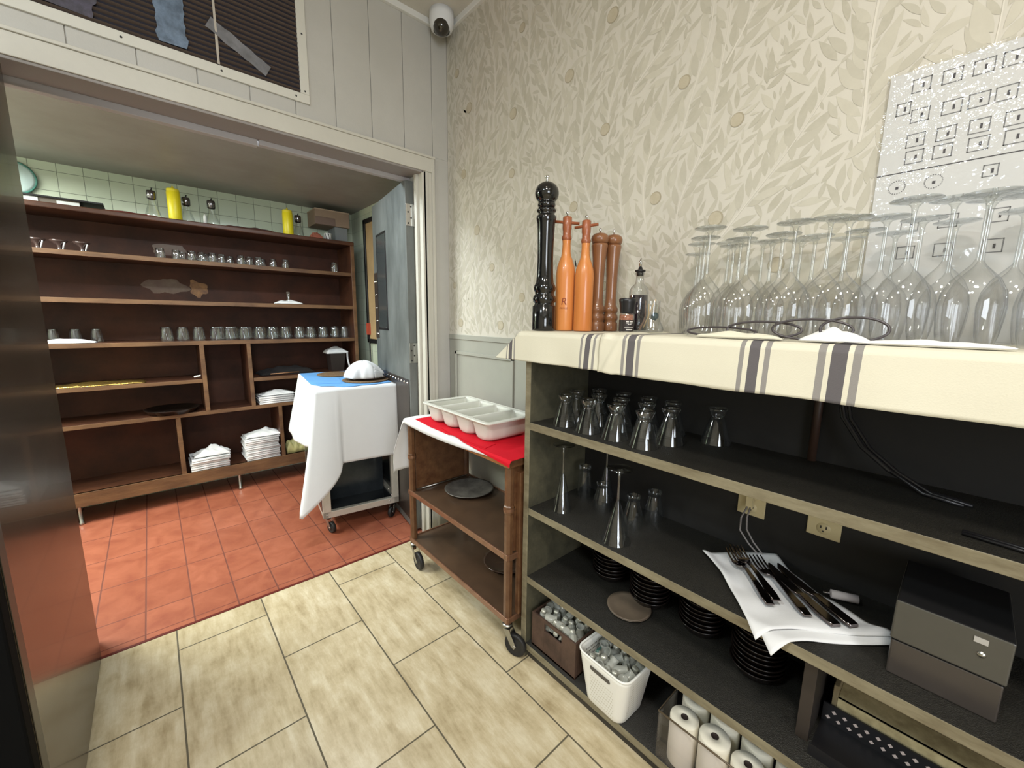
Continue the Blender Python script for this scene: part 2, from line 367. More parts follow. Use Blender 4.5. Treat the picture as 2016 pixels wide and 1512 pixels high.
YMIN, YMAX, ZMIN, ZMAX = -.75, 2.05, 1.215, 2.80
def try_leaf(y, z, a, L, W, bend, mt, allow=.12, eps=.0006):
    global cnt
    p = leafpts(y, z, a, L, W, bend)
    if min(q[0] for q in p) < YMIN or max(q[0] for q in p) > YMAX-.002 or min(q[1] for q in p) < ZMIN or max(q[1] for q in p) > ZMAX: return False
    cyz = [(sum(q[0] for q in p)/len(p), sum(q[1] for q in p)/len(p))]
    samp = []
    for t in (.15, .3, .45, .6, .75, .9):
        for w in (-.38, 0, .38):
            aa = a+bend*t*.5; samp.append((y+L*t*math.cos(aa) - w*W*math.sin(PI*t)*math.sin(a+bend*t), z+L*t*math.sin(aa)+w*W*math.sin(PI*t)*math.cos(a+bend*t)))
    cs = cells(samp)
    hit = sum(1 for c in cs if c in occ)
    if hit > len(cs)*allow: return False
    for c in cs: occ[c] = 1
    eps = .0002+.000004*(cnt % 150); b = len(s.v); s.v += [(X0-eps, q[0], q[1]) for q in p]; m6 = len(p)//2
    s.face((b, b+len(p)-1, b+1), mt)
    for q_ in range(1, m6-1): s.face((b+q_, b+len(p)-q_, b+len(p)-q_-1, b+q_+1), mt)
    s.face((b+m6-1, b+m6+1, b+m6), mt); cnt += 1
    return True
def stem(pts, w0, w1, eps=.0010):
    b = len(s.v); n = len(pts)
    for i, (y, z) in enumerate(pts):
        a = pts[max(0, i-1)]; c = pts[min(n-1, i+1)]; d = Vector((c[0]-a[0], c[1]-a[1])).normalized(); w = (w0+(w1-w0)*i/(n-1))/2
        s.v += [(X0-eps, y-d.y*w, z+d.x*w), (X0-eps, y+d.y*w, z-d.x*w)]
    for i in range(n-1): s.face((b+2*i, b+2*i+1, b+2*i+3, b+2*i+2), WPS)
# fruits first
fr = []
for i in range(90):
    y = rnd.uniform(YMIN+.05, YMAX-.05); z = rnd.uniform(ZMIN+.03, ZMAX-.05)
    if any((y-q[0])**2+(z-q[1])**2 < .19**2 for q in fr): continue
    fr.append((y, z)); r = rnd.uniform(.019, .026); b = len(s.v)
    for rr, mt, e in ((r, WPF2, .0011), (r*.86, WPF, .0012)):
        b = len(s.v); s.v += [(X0-e, y+rr*math.cos(2*PI*k/14)+(r-rr)*.6, z+rr*math.sin(2*PI*k/14)) for k in range(14)]; s.face(range(b, b+14)[::-1], mt)
    for dy in range(-4, 5):
        for dz in range(-4, 5):
            if dy*dy+dz*dz < 14: occ[(int(y/CELL)+dy, int(z/CELL)+dz)] = 1
paths = []
for k in range(260):
    y = rnd.uniform(YMIN-.1, YMAX); z = rnd.choice([ZMIN-.02, rnd.uniform(ZMIN, ZMAX-.3)])
    if any(abs(y-q[0]) < .07 and abs(z-q[1]) < .2 for q in paths): continue
    paths.append((y, z)); pts = []; drift = rnd.uniform(-.35, .35)
    for i in range(rnd.randint(26, 60)):
        pts.append((y, z)); a = flow(y, z)+drift; y += .02*math.cos(a); z += .02*math.sin(a)
        if not (YMIN < y < YMAX-.01 and ZMIN-.03 < z < ZMAX-.01): break
        if (int(y/CELL), int(z/CELL)) in occ and i > 3: break
    if len(pts) < 6: continue
    stem([p for p in pts if p[1] > ZMIN] if all(p[1] > ZMIN for p in pts[:1]) else [p for p in pts if p[1] > ZMIN] or pts, .0055, .0022)
    for i, (py, pz) in enumerate(pts): occ[(int(py/CELL), int(pz/CELL))] = 1
    for i in range(1, len(pts)-1):
        a = math.atan2(pts[i+1][1]-pts[i-1][1], pts[i+1][0]-pts[i-1][0])
        for sd in (1, -1):
            if rnd.random() < .1: continue
            da = sd*rnd.uniform(.5, .85); L = rnd.uniform(.055, .092)
            ox, oz = math.cos(a+sd*PI/2)*.006, math.sin(a+sd*PI/2)*.006
            if try_leaf(pts[i][0]+ox, pts[i][1]+oz, a+da, L, L*rnd.uniform(.24, .33), -sd*rnd.uniform(.1, .7), rnd.choice(WPL)): pass
for k in range(42000):
    y = rnd.uniform(YMIN, YMAX); z = rnd.uniform(ZMIN, ZMAX); a = flow(y, z)+rnd.choice((1, -1))*rnd.uniform(.25, .9)
    L = rnd.uniform(.045, .085) if k < 18000 else rnd.uniform(.022, .05)
    try_leaf(y, z, a, L, L*rnd.uniform(.22, .32), rnd.uniform(-.6, .6), rnd.choice(WPL), allow=.0)
print('leaves', cnt)
lab(s.build('wall_right'), kind='structure')
s = MB(); s.box(1.32, 1.45, -2.6, 2.05, -.02, 1.20, WAINS)
for y0, y1 in ((1.475, 1.985), (.83, 1.37)):      # raised panel mouldings
    for (a, b, c, d) in ((y0, y1, 1.10, 1.118), (y0, y1, .24, .258), (y0, y0+.018, .24, 1.118), (y1-.018, y1, .24, 1.118)):
        s.box(1.311, 1.321, a, b, c, d, WAINS)
s.box(1.314, 1.321, -2.6, 2.05, 1.185, 1.212, WAINS)
lab(s.build('wall_right', bevel=.002), kind='structure')
s = MB(); s.box(1.305, 1.321, -2.6, 2.05, 0, .13, WAINS); lab(s.build('baseboard_right', bevel=.004), kind='structure')

# wall with the doorway
s = MB(); s.box(-2.6, 1.45, 2.056, 2.19, 2.07, 2.82, PAINT); s.box(1.17, 1.45, 2.056, 2.19, -.02, 2.07, PAINT); s.box(-2.6, -.292, 2.056, 2.19, -.02, 2.07, PAINT)
xs = [1.32, 1.225, 1.063, .895, .726, .558, .39, .222, .054, -.114, -.282, -.45, -.618, -.786]
for a, b in zip(xs[1:], xs[:-1]):
    s.box(a+.0015, b-.0015, 2.050, 2.057, 2.158, 2.80, PAINT)
s.box(1.2265, 1.3200, 2.050, 2.057, -.01, 2.158, PAINT)
s.box(-2.6, -.33, 2.050, 2.057, -.01, 2.80, PAINT)
o = s.build('wall_back', bevel=.0012); lab(o, kind='structure')
s = MB()      # casing around the opening with stepped profile
s.box(-.9, 1.222, 2.030, 2.051, 2.07, 2.138, CASEP); s.box(-.9, 1.226, 2.024, 2.051, 2.138, 2.150, CASEP)
s.box(1.160, 1.214, 2.036, 2.051, 0, 2.07, CASEP); s.box(1.206, 1.222, 2.026, 2.051, 0, 2.138, CASEP); s.box(1.170, 1.184, 2.030, 2.051, 0, 2.07, CASEP)
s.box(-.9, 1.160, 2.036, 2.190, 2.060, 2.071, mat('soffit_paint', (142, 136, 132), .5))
s.box(1.150, 1.172, 2.036, 2.19, 0, 2.07, CASEP); s.box(1.135, 1.152, 2.075, 2.10, 0, 2.06, CASEP)
s.box(-.9, .428, 2.172, 2.205, 2.035, 2.062, mat('header_strip', (176, 172, 172), .4)); s.box(.432, 1.15, 2.168, 2.200, 2.040, 2.062, mat('header_strip', (176, 172, 172), .4))
lab(s.build('trim_1', bevel=.002), kind='structure')

# ceilings
s = MB(); s.box(-2.6, 1.45, -2.6, 2.19, 2.80, 2.86, CEILP); lab(s.build('ceiling'), kind='structure')
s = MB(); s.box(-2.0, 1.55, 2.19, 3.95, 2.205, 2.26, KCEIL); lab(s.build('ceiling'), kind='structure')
s = MB(); s.box(-2.6, 1.32, 2.030, 2.051, 2.772, 2.801, WHITEP); lab(s.build('trim_2', bevel=.003), kind='structure')
s = MB(); s.box(1.302, 1.321, -2.6, 2.03, 2.772, 2.801, WHITEP); lab(s.build('trim_3', bevel=.003), kind='structure')

# rest of the two rooms
DIN = mat('dining_wall_paint', (188, 178, 158), .7, var=.05)
s = MB(); s.box(-2.7, -2.6, -2.6, 2.05, 0, 2.82, DIN); lab(s.build('wall_left'), kind='structure')
s = MB(); s.box(-2.7, -1.9, -2.7, -2.6, 0, 2.82, DIN); s.box(-.4, 1.45, -2.7, -2.6, 0, 2.82, DIN); s.box(-1.9, -.4, -2.7, -2.6, 0, .9, DIN); s.box(-1.9, -.4, -2.7, -2.6, 2.3, 2.82, DIN); lab(s.build('wall_front'), kind='structure')
s = MB(); s.box(-2.0, 1.55, 3.85, 3.95, 0, 2.26, KTILE); lab(s.build('wall_kitchen_back'), kind='structure')
s = MB(); s.box(1.45, 1.55, 2.19, 3.85, 0, 2.26, KTILEY); lab(s.build('wall_kitchen_right'), kind='structure')
s = MB(); s.box(-2.1, -2.0, 2.19, 3.95, 0, 2.26, KTILEY); lab(s.build('wall_kitchen_left'), kind='structure')
# conduit / corner edge strip on the kitchen side wall
s = MB(); s.tube([(1.43, 3.50, .3), (1.43, 3.50, 1.16)], .006, DARKP); s.box(1.41, 1.45, 3.48, 3.515, 1.15, 1.25, mat('red_plug', (170, 70, 50), .5))
lab(s.build('cord_and_plug'), 'thin dark cord with reddish plug end on tiled wall beside brown cabinet', 'cord')

# ------------------------------------------------ doors
d1 = empty('door_1', (1.142, 2.125, 0), math.radians(-8.3), kind='structure')
s = MB(); s.box(-.044, 0, 0, .68, .012, 2.035, GREYDOOR)
s.box(-.0465, -.044, .385, .40, 1.22, 1.84, DARKP); s.box(-.0465, -.044, .585, .60, 1.22, 1.84, DARKP); s.box(-.0465, -.044, .385, .60, 1.825, 1.84, DARKP); s.box(-.0465, -.044, .385, .60, 1.22, 1.235, DARKP)
s.build('door_leaf', d1, bevel=.002)
s = MB(); s.box(-.0462, -.0440, .40, .585, 1.235, 1.825, mat('dark_door_glass', (58, 62, 62), .15)); lab(s.build('window_pane', d1), 'narrow dark vertical pane')
s = MB(); s.box(-.047, -.044, .60, .675, 1.16, 1.60, KICK)
for i in range(5):
    for yy in (.625, .655): s.lathe([(0, .004), (.004, .002), (.006, 0)], CHROME, 8, T=RT((-.047, yy, 1.19+i*.088), ry=-PI/2))
s.build('push_plate', d1)
s = MB(); s.box(-.0475, -.044, .01, .67, .06, .945, KICK)
for i in range(12): s.lathe([(0, .005), (.005, .003), (.008, 0)], CHROME, 8, T=RT((-.0475, .04+i*.055, .925), ry=-PI/2))
lab(s.build('kick_plate', d1), 'brown studded kick plate')
for z0 in (1.80, 1.045, .25):
    s = MB(); s.box(-.042, .004, -.004, 0, z0, z0+.115, CHROME if z0 > 1.5 else STEEL); s.tube([(.010, -.006, z0-.004), (.010, -.006, z0+.119)], .008, CHROME)
    for k in range(4): s.lathe([(0, .002), (.004, .001), (.005, 0)], DARKP, 8, T=RT((-.030+.016*(k % 2), -.004, z0+.014+k*.029), rx=PI/2))
    s.build('hinge', d1, bevel=.001)

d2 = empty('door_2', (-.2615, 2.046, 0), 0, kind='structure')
s = MB(); s.box(-.046, 0, -.86, 0, .012, 2.045, DOOR2); s.box(0, .002, -.86, -.82, .02, 2.04, mat('door_edge_strip', (74, 70, 62), .4, metal=.3)); s.build('door_leaf', d2, bevel=.003)
s = MB(); s.box(-.12, .0, -.905, -.86, .012, 2.045, mat('shade_slab_black', (7, 7, 7), .9, spec=.1)); s.build('shade_slab', d2, bevel=.004)  # black slab added in place of the darkness past the door edge

# ------------------------------------------------ return air grille
vg = empty('return_air_grille', (0, 2.05, 2.2), label='large dark louvred return-air grille in white frame above the doorway', cat='vent')
V = (0, -2.05, -2.2)
def vb(s, *a): s.box(*a)
s = MB()
FR = mat('grille_frame_white', (206, 204, 194), .4)
for a in ((-.76, .615, 2.041, 2.051, 2.213, 2.249), (-.76, .615, 2.041, 2.051, 2.70, 2.735), (.579, .615, 2.041, 2.051, 2.249, 2.70), (-.76, -.724, 2.041, 2.051, 2.249, 2.70)): s.box(*a, FR)
for x, z in ((.597, 2.26), (.597, 2.48), (.30, 2.231), (.02, 2.231), (-.25, 2.231), (.56, 2.231)): s.lathe([(0, .002), (.003, .001), (.004, 0)], DARKP, 8, T=RT((x, 2.041, z), rx=PI/2))
s.v = [(x+V[0], y+V[1], z+V[2]) for x, y, z in s.v]; s.build('frame', vg, bevel=.002)
s = MB(); LV = mat('dark_louvre', (92, 80, 74), .4, metal=.4)
for i in range(25):
    z = 2.256+i*.018; T = RT((0, 2.046, z), rx=math.radians(-38)); s.box(-.724, .579, -.006, .006, -.0012, .0012, LV, T=T)
s.v = [(x+V[0], y+V[1], z+V[2]) for x, y, z in s.v]; s.build('louvres', vg)
s = MB(); s.box(-.724, .579, 2.0485, 2.0495, 2.249, 2.70, mat('vent_void', (24, 22, 34), .8)); s.v = [(x+V[0], y+V[1], z+V[2]) for x, y, z in s.v]; s.build('backing', vg)
TAPE = mat('bluish_plastic_tape', (120, 138, 160), .2, var=.5, vscale=30)
s = MB()
def strip(x0, z0, x1, z1, w, mt, y=2.0385):
    d = Vector((x1-x0, z1-z0)).normalized(); nx, nz = -d.y*w/2, d.x*w/2; n = 14; b = len(s.v)
    for i in range(n+1):
        t = i/n; x = x0+(x1-x0)*t; z = z0+(z1-z0)*t; q = 1+.25*fbm(x*40, z*40)
        s.v += [(x+nx*q, y+.0015*fbm(x*60, z*60, 1), z+nz*q), (x-nx*q, y+.0015*fbm(x*60, z*60, 5), z-nz*q)]
    for i in range(n): s.face((b+2*i, b+2*i+1, b+2*i+3, b+2*i+2), mt, True)
strip(.16, 2.262, .155, 2.46, .085, TAPE); strip(.10, 2.47, -.16, 2.475, .05, TAPE); strip(.27, 2.385, .46, 2.285, .045, mat('grey_plastic_tape', (128, 128, 132), .3, var=.4, vscale=30))
strip(.292, 2.25, .292, 2.69, .008, mat('pale_string', (180, 172, 160), .7)); strip(-.14, 2.262, -.13, 2.44, .20, mat('torn_mesh', (70, 66, 84), .4, var=.7, vscale=60), y=2.0395)
s.v = [(x+V[0], y+V[1], z+V[2]) for x, y, z in s.v]; s.build('tape_strips', vg)

# ------------------------------------------------ dome camera
sc_ = empty('security_camera', (1.232, 1.955, 2.80), label='white dome security camera in ceiling corner above wallpaper', cat='security camera')
s = MB(); s.lathe([(0, 0), (.060, 0), (.060, -.03), (.059, -.055), (.052, -.078), (.040, -.083)], mat('white_camera_shell', (226, 228, 230), .3), 32); s.build('housing', sc_)
s = MB(); pr = [(.040*math.cos(a), -.040*math.sin(a)) for a in [PI/2*k/8 for k in range(9)]]
s.lathe(pr, mat('dark_dome', (40, 34, 26), .06, coat=.6), 28, T=RT((-.012, -.016, -.074), rx=math.radians(-22), ry=math.radians(16))); s.build('dome', sc_)
# ================================================ DARK SHELF UNIT AND COUNTER
su = empty('shelf_unit', (1.14, 0, 0), label='long dark open shelf unit with worn pale edges below the wallpapered wall', cat='shelving')
def rel(s, o): s.v = [(x-o[0], y-o[1], z-o[2]) for x, y, z in s.v]
O = (1.14, 0, 0)
def part(name, s, par=su, bevel=0, off=O, label=None, **k):
    rel(s, off); o = s.build(name, par, bevel=bevel, **k)
    if label: o['label'] = label
    return o
s = MB(); s.box(.977, 1.30, 1.003, 1.030, 0, 1.235, SIDEP, front=EDGE); part('side_panel', s, bevel=.002)
s = MB(); s.box(.977, 1.30, -1.30, -1.273, 0, 1.235, SIDEP, front=EDGE); part('side_panel', s, bevel=.002)
for zt, th in ((.945, .028), (.622, .027), (.347, .027), (.062, .028)):
    s = MB(); s.box(.9775, 1.30, -1.273, 1.003, zt-th, zt, WOODD, front=EDGE, top=MATTOP); part('shelf', s, bevel=.0015)
s = MB(); s.box(1.300, 1.312, -1.30, 1.03, 0, 1.235, BLACKBACK); part('back_panel', s)
s = MB(); s.box(.990, 1.000, -1.27, 1.0, .0, .034, WOODD); part('toe_board', s)
s = MB(); s.box(.950, 1.318, -1.32, 1.040, 1.235, 1.262, EDGE); part('counter_top', s, bevel=.003)
s = MB(); s.box(1.05, 1.30, .135, .160, .347, .595, mat('dark_divider', (40, 34, 30), .6), front=mat('divider_edge', (52, 44, 38), .6)); part('divider', s, bevel=.001)

# towels on the counter
def towel(name, y0, y1, bands, seed, xo=0, zo=0, droop=None, label='', base=(214, 209, 190), zb=1.166, crumple=None, n=70):
    m = stripe_mat('towel_'+str(seed), base, (98, 94, 96), bands, stripe2=(142, 138, 134))
    L0 = [(1.27, 1.266), (1.12, 1.266), (.985, 1.266), (.957, 1.2655), (.948, 1.262), (.944, 1.254), (.9425, 1.23), (.9405, 1.20), (.939, zb)]
    def fn(u, v):
        y = y0+(y1-y0)*u; k = v*(len(L0)-1); i = min(int(k), len(L0)-2); t = k-i
        x = L0[i][0]*(1-t)+L0[i+1][0]*t; z = L0[i][1]*(1-t)+L0[i+1][1]*t
        if i >= 5: x += (.004*fbm(y*9+seed, z*6)+.0025*math.sin(y*31+seed)) * ((k-5)/3) - .002
        if v > .98: z += .004*fbm(y*7, seed)
        z2 = z
        if droop and y > droop:
            q = (y-droop)/(y1-droop); z2 = z - q*.098*min(1, max(0, (z-zb)/(1.266-zb))); x += q*.012*(1 if x < 1.0 else 0)
            if x < .95: z2 = max(z2, zb)
        if crumple:
            cy, cw, amp = crumple; g = math.exp(-((y-cy)/cw)**2); x -= amp*g*max(0, math.sin((y-cy)*120+z*60))*(1 if x < .97 else 0)
            z2 += amp*.5*g*math.sin((y-cy)*90) * (1 if x > .95 else 1)
        return (x-xo, y, z2+zo)
    s = MB(); s.grid(fn, n, 48, m, uvf=lambda u, v: (y0+(y1-y0)*u, v)); o = s.build(name, solid=.0022)
    return lab(o, label, 'towel', 'striped towels on the counter')
towel('striped_towel', .610, 1.165, [(1.074, .009, 1), (1.094, .003, 0), (1.053, .003, 0), (.733, .009, 1), (.756, .004, 0), (.710, .004, 0)], 1, droop=1.035, label='cream striped towel on counter corner under the black pepper mill', n=90)
towel('striped_towel', -1.25, .690, [(.590, .011, 1), (.612, .0045, 0), (.568, .0045, 0), (.298, .010, 1), (.322, .0045, 0), (.274, .005, 0), (.158, .012, 1), (.184, .006, 0), (.132, .006, 0)], 2, xo=.0035, zo=.0035, label='long cream striped towel hanging under the upturned wine glasses', zb=1.158, crumple=(.66, .03, .006), n=320)
ZC = 1.2725   # top of towels
ZL = 1.2685

# pepper mills
def mill_black():
    t = empty('pepper_mill', (1.030, 1.000, ZL), label='tall glossy black pepper mill with ball head on counter corner', cat='pepper mill')
    s = MB(); H = .525
    pr = [(0, 0), (.040, 0), (.041, .005), (.041, .088), (.036, .094), (.033, .100), (.039, .106), (.0405, .116), (.038, .126), (.033, .132), (.033, .140), (.037, .146), (.0385, .156), (.036, .166), (.031, .174),
          (.0285, .20), (.027, .25), (.0275, .30), (.0285, .35), (.030, .383), (.032, .392), (.034, .400), (.0335, .408), (.029, .413), (.026, .418), (.032, .424), (.033, .430), (.028, .436), (0, .436)]
    s.lathe(pr, BLACKG, 40); s.build('mill_body', t); t.scale = (1, 1, .925)
    s = MB(); pr = [(0, .436), (.026, .436), (.030, .446), (.029, .456)] + [(.040*math.sin(PI-a), .487-.040*math.cos(PI-a)) for a in [PI*(.78-.78*k/14) for k in range(15)]]
    s.lathe(pr, BLACKG, 40); s.build('mill_head', t)
    s = MB(); s.lathe([(0, .526), (.006, .526), (.005, .533), (.004, .538), (.008, .542), (.006, .547), (0, .547)], CHROME, 16); s.build('finial_nut', t)
mill_black()
def mill_bottle(loc, H, label, rz, txt):
    k = H/.40
    t = empty('pepper_mill', loc, rz, label=label, cat='pepper mill', group='bottle-shaped orange mills')
    s = MB(); pr = [(0, 0), (.033, 0), (.034, .004), (.034, .200), (.031, .222), (.024, .244), (.018, .258), (.0155, .272), (.0140, .30), (.0150, .312)]
    s.lathe([(r*k, z*k) for r, z in pr], ORANGEW, 36); s.build('mill_body', t)
    s = MB(); pr = [(.0150, .312), (.0175, .318), (.0165, .326), (.0145, .330), (.0145, .345), (.016, .350), (.016, .388), (.013, .391), (0, .391)]
    s.lathe([(r*k, z*k) for r, z in pr], REDW, 28); s.build('mill_neck', t)
    s = MB(); s.tube([(-.042*k, 0, .368*k), (.042*k, 0, .376*k)], .0052*k, REDW, 10); lab(s.build('crank_bar', t), 'reddish cross bar handle')
    s = MB(); s.lathe([(0, .391*k), (.004, .391*k), (.003, .398*k), (.006, .402*k), (.004, .408*k), (0, .409*k)], CHROME, 14); s.build('finial_nut', t)
    INK = mat('burnt_brown_ink', (128, 52, 18), .6); R = .0344*k
    def wrap(z0, a0): return lambda c: Vector((R*math.cos(a0+c.x/R), R*math.sin(a0+c.x/R), z0+c.y))
    for tx, sz, z0 in txt: text_mesh(tx, sz, INK, wrap(z0, math.radians(-145)-rz), 'engraving', t, .15)
mill_bottle((1.10, .968, ZL), .392, 'orange bottle-shaped pepper mill beside the black mill, with engraved letter R', math.radians(131), (('R', .034, .088), ('PRINCE', .0085, .074)))
mill_bottle((1.125, .905, ZL), .374, 'orange bottle-shaped pepper mill next to the brown mills', math.radians(-58), ())
def mill_brown(loc, label):
    t = empty('pepper_mill', loc, label=label, cat='pepper mill', group='tall walnut mills')
    s = MB(); pr = [(0, 0), (.0275, 0), (.028, .004), (.028, .028), (.023, .034), (.0275, .040), (.0285, .048), (.026, .056), (.022, .062), (.0265, .068), (.0275, .076), (.024, .084), (.020, .092),
                    (.0185, .12), (.0195, .19), (.023, .25), (.0265, .282), (.028, .290), (.027, .296), (0, .296)]
    s.lathe(pr, BROWNW, 32); s.build('mill_body', t)
    s = MB(); s.lathe([(0, .296), (.025, .297), (.029, .304), (.0305, .313), (.028, .322), (.020, .329), (.008, .332), (0, .332)], BROWNW, 32); s.build('mill_cap', t)
    s = MB(); s.lathe([(0, .332), (.003, .332), (.003, .338), (.006, .343), (.003, .348), (0, .348)], CHROME, 12); s.build('finial_nut', t); return t
b1 = mill_brown((1.185, .892, ZL), 'walnut pepper mill directly right of the orange bottle mills')
b2 = dup(b1, (1.24, .875, ZL), label='walnut pepper mill behind its twin, next to the oil bottle')
# oil bottle
t = empty('oil_bottle', (1.215, .748, ZC), label='glass oil bottle half full of dark liquid with tapered pourer', cat='bottle')
s = MB(); s.lathe([(0, .002), (.028, .002), (.031, .006), (.031, .128), (.026, .142), (.014, .154), (.0125, .160), (.0125, .180), (.015, .183), (.015, .188), (.012, .19)], GLASSK, 30); s.build('bottle_glass', t)
s = MB(); s.lathe([(0, .004), (.0285, .004), (.0295, .008), (.0295, .116), (0, .116)], mat('dark_oil', (34, 24, 34), .1, coat=.5), 28); lab(s.build('liquid', t), 'dark liquid')
s = MB(); s.lathe([(0, .178), (.011, .178), (.011, .190), (.0165, .192), (.0165, .197), (.007, .199), (.006, .205), (0, .205)], DARKP, 18); s.build('stopper', t)
s = MB(); s.tube([(0, 0, .203), (0, 0, .225), (.002, 0, .235)], [.005, .0045, .0022], CHROME, 10); s.build('pourer', t)
# pepper grinder jar
t = empty('pepper_grinder', (1.10, .714, ZC), label='small glass spice grinder with black cap and printed label', cat='spice grinder')
s = MB(); s.lathe([(0, 0), (.021, 0), (.022, .003), (.022, .052), (.017, .058)], GLASSK, 24); s.build('jar_glass', t)
s = MB(); s.lathe([(0, .002), (.0205, .003), (.0205, .052), (0, .053)], mat('pink_peppercorn', (196, 130, 96), .7, rgb2=(140, 80, 56), vscale=200, bump=.6, bscale=220), 22); s.build('peppercorns', t)
s = MB(); s.lathe([(.0224, .002), (.0224, .036)], mat('black_label', (42, 34, 32), .5), 26, smooth=True); 
WL = mat('label_white', (206, 200, 194), .6)
for z, w, h in ((.0295, 1.0, .0034), (.0255, .85, .0026), (.0215, .5, .0024), (.013, 1.35, .0012), (.0055, .9, .003)):
    b = len(s.v); c0 = math.radians(-122)
    for k in range(9):
        a = c0+(k/8-.5)*w; s.v += [(.0227*math.cos(a), .0227*math.sin(a), z), (.0227*math.cos(a), .0227*math.sin(a), z+h)]
    for k in range(8):
        if k in (3,) and z > .02: continue
        s.face((b+2*k, b+2*k+2, b+2*k+3, b+2*k+1), WL)
lab(s.build('paper_label', t), 'black label with pale lines')
s = MB(); s.lathe([(0, .056), (.020, .056), (.0215, .060), (.0225, .078), (.025, .090), (.026, .098), (.023, .101), (0, .101)], DARKP, 28); s.build('grinder_cap', t)
# small glass cruet with toothpicks
t = empty('glass_cruet', (1.165, .668, ZC), label='small conical glass holder with picks and a dark green stopper inside', cat='glass holder')
s = MB(); s.lathe([(0, .001), (.036, .001), (.038, .006), (.036, .016), (.026, .034), (.022, .050), (.023, .085), (.0235, .095)], GLASSK, 30); s.build('holder_glass', t)
s = MB(); s.tube([(-.012, .02, .012), (.010, -.004, .100)], .0016, mat('pale_pick', (206, 180, 140), .7), 6); s.tube([(.014, .016, .010), (-.014, .004, .085)], .0014, mat('pale_pick', (206, 180, 140), .7), 6)
s.lathe([(0, -.013), (.008, -.010), (.012, 0), (.008, .010), (0, .013)], mat('dark_green_stopper', (52, 74, 78), .4), 14, T=RT((.004, -.008, .048), rx=.5)); s.build('picks', t)

# wine glasses, upturned
def wineglass(H=.240, R=.0405, rim=.033):
    t = empty('wine_glass', (0, 0, 0), label='x', cat='wine glass', group='upturned wine glasses on the counter')
    s = MB(); bowl = [(rim, 0), (rim+.004, .02), (R-.001, .045), (R, .065), (R-.003, .088), (R-.012, .108), (R-.024, .122), (.008, .132), (.0045, .140)]
    s.lathe(bowl, GLASS, 28); s.lathe([(rim-.0015, .0004), (rim, -.0002), (rim+.0012, .0004)], GLASSK, 28); s.build('bowl', t)
    s = MB(); s.lathe([(.0045, .140), (.0036, .165), (.0036, H-.022), (.005, H-.012), (.010, H-.006)], GLASSK, 12); s.build('stem', t)
    s = MB(); s.lathe([(.010, H-.006), (.022, H-.004), (.034, H-.0015), (.0355, H), (.034, H+.0008), (0, H+.0002)], GLASSK, 28); s.build('foot', t)
    return t
wg = wineglass(); rnd = random.Random(11); first = True; rows = []
RX = [1.025, 1.102, 1.179, 1.256]
rown = ['row nearest the counter edge', 'second row from the edge', 'third row from the edge', 'row nearest the wall']
for ri, x in enumerate(RX):
    ny = 10; y = .450 + (.044, .088, .132, .176)[ri]-.044 - (.0 if ri % 2 else 0)
    for k in range(ny):
        yy = y - k*.088 + rnd.uniform(-.0015, .0015); xx = x+rnd.uniform(-.0015, .0015)
        if yy < -.36: break
        lb = 'upturned wine glass, %s from the mills in the %s' % (ORD[k], rown[ri])
        scl = (1, 1, rnd.choice([.97, 1.0, 1.03, 1.06]) + (.04 if yy < .1 else 0))
        if first: wg.location = (xx, yy, ZC+.001); wg.scale = scl; wg['label'] = lb; first = False
        else: dup(wg, (xx, yy, ZC+.001), rnd.uniform(0, 6), lb, scale=scl)
# cable loops and crumpled napkins between the glasses
s = MB()
for (cx, cy, rx, ry, z, ph) in ((.972, .385, .006, .075, .010, 0), (.974, .30, .006, .070, .017, .5), (.973, .215, .006, .065, .020, 1.0), (.975, .150, .006, .050, .022, .3)):
    pts = [(cx+rx*math.cos(a+ph), cy+ry*math.sin(a), ZC+z*(1+math.cos(a))+.003) for a in [2*PI*k/28 for k in range(28)]]
    s.tube(pts, .0024, mat('dark_cable', (66, 60, 62), .35), 8, closed=True)
lab(s.build('coiled_cable'), 'dark cable looped in flat coils among the wine glasses', 'cable')
def mound(name, cx, cy, a, b, h, seed, label, cat, mt=None, z=None, peak=False, grp=None):
    z = ZC if z is None else z
    def fn(u, v):
        X = (u*2-1); Y = (v*2-1); r = math.sqrt(X*X+Y*Y)
        k = max(0, 1-max(abs(X), abs(Y)))
        hh = h*(k if peak else k**.5)*(.85+.5*fbm(X*2+seed, Y*2, seed))
        hh += .15*h*abs(math.sin(6*X+3*Y+seed))*k**.3
        return (cx+a*X*(1+.12*fbm(Y*2, seed)), cy+b*Y*(1+.12*fbm(X*2, seed, 2)), z+.0015+hh)
    s = MB(); s.grid(fn, 24, 24, mt or LINEN); return lab(s.build(name, solid=.0015), label, cat, grp)
mound('folded_napkin', .968, .345, .014, .085, .012, 2, 'flat folded cream napkin lying under the glasses above towel stripe', 'napkin', mat('cream_linen', (214, 210, 190), .85))
mound('folded_napkin', .970, .175, .015, .055, .026, 5, 'peaked pale napkin standing among the glasses', 'napkin', peak=True)
mound('folded_napkin', .970, .045, .015, .085, .008, 8, 'flattened pale napkin at the near end of the wine glasses', 'napkin')

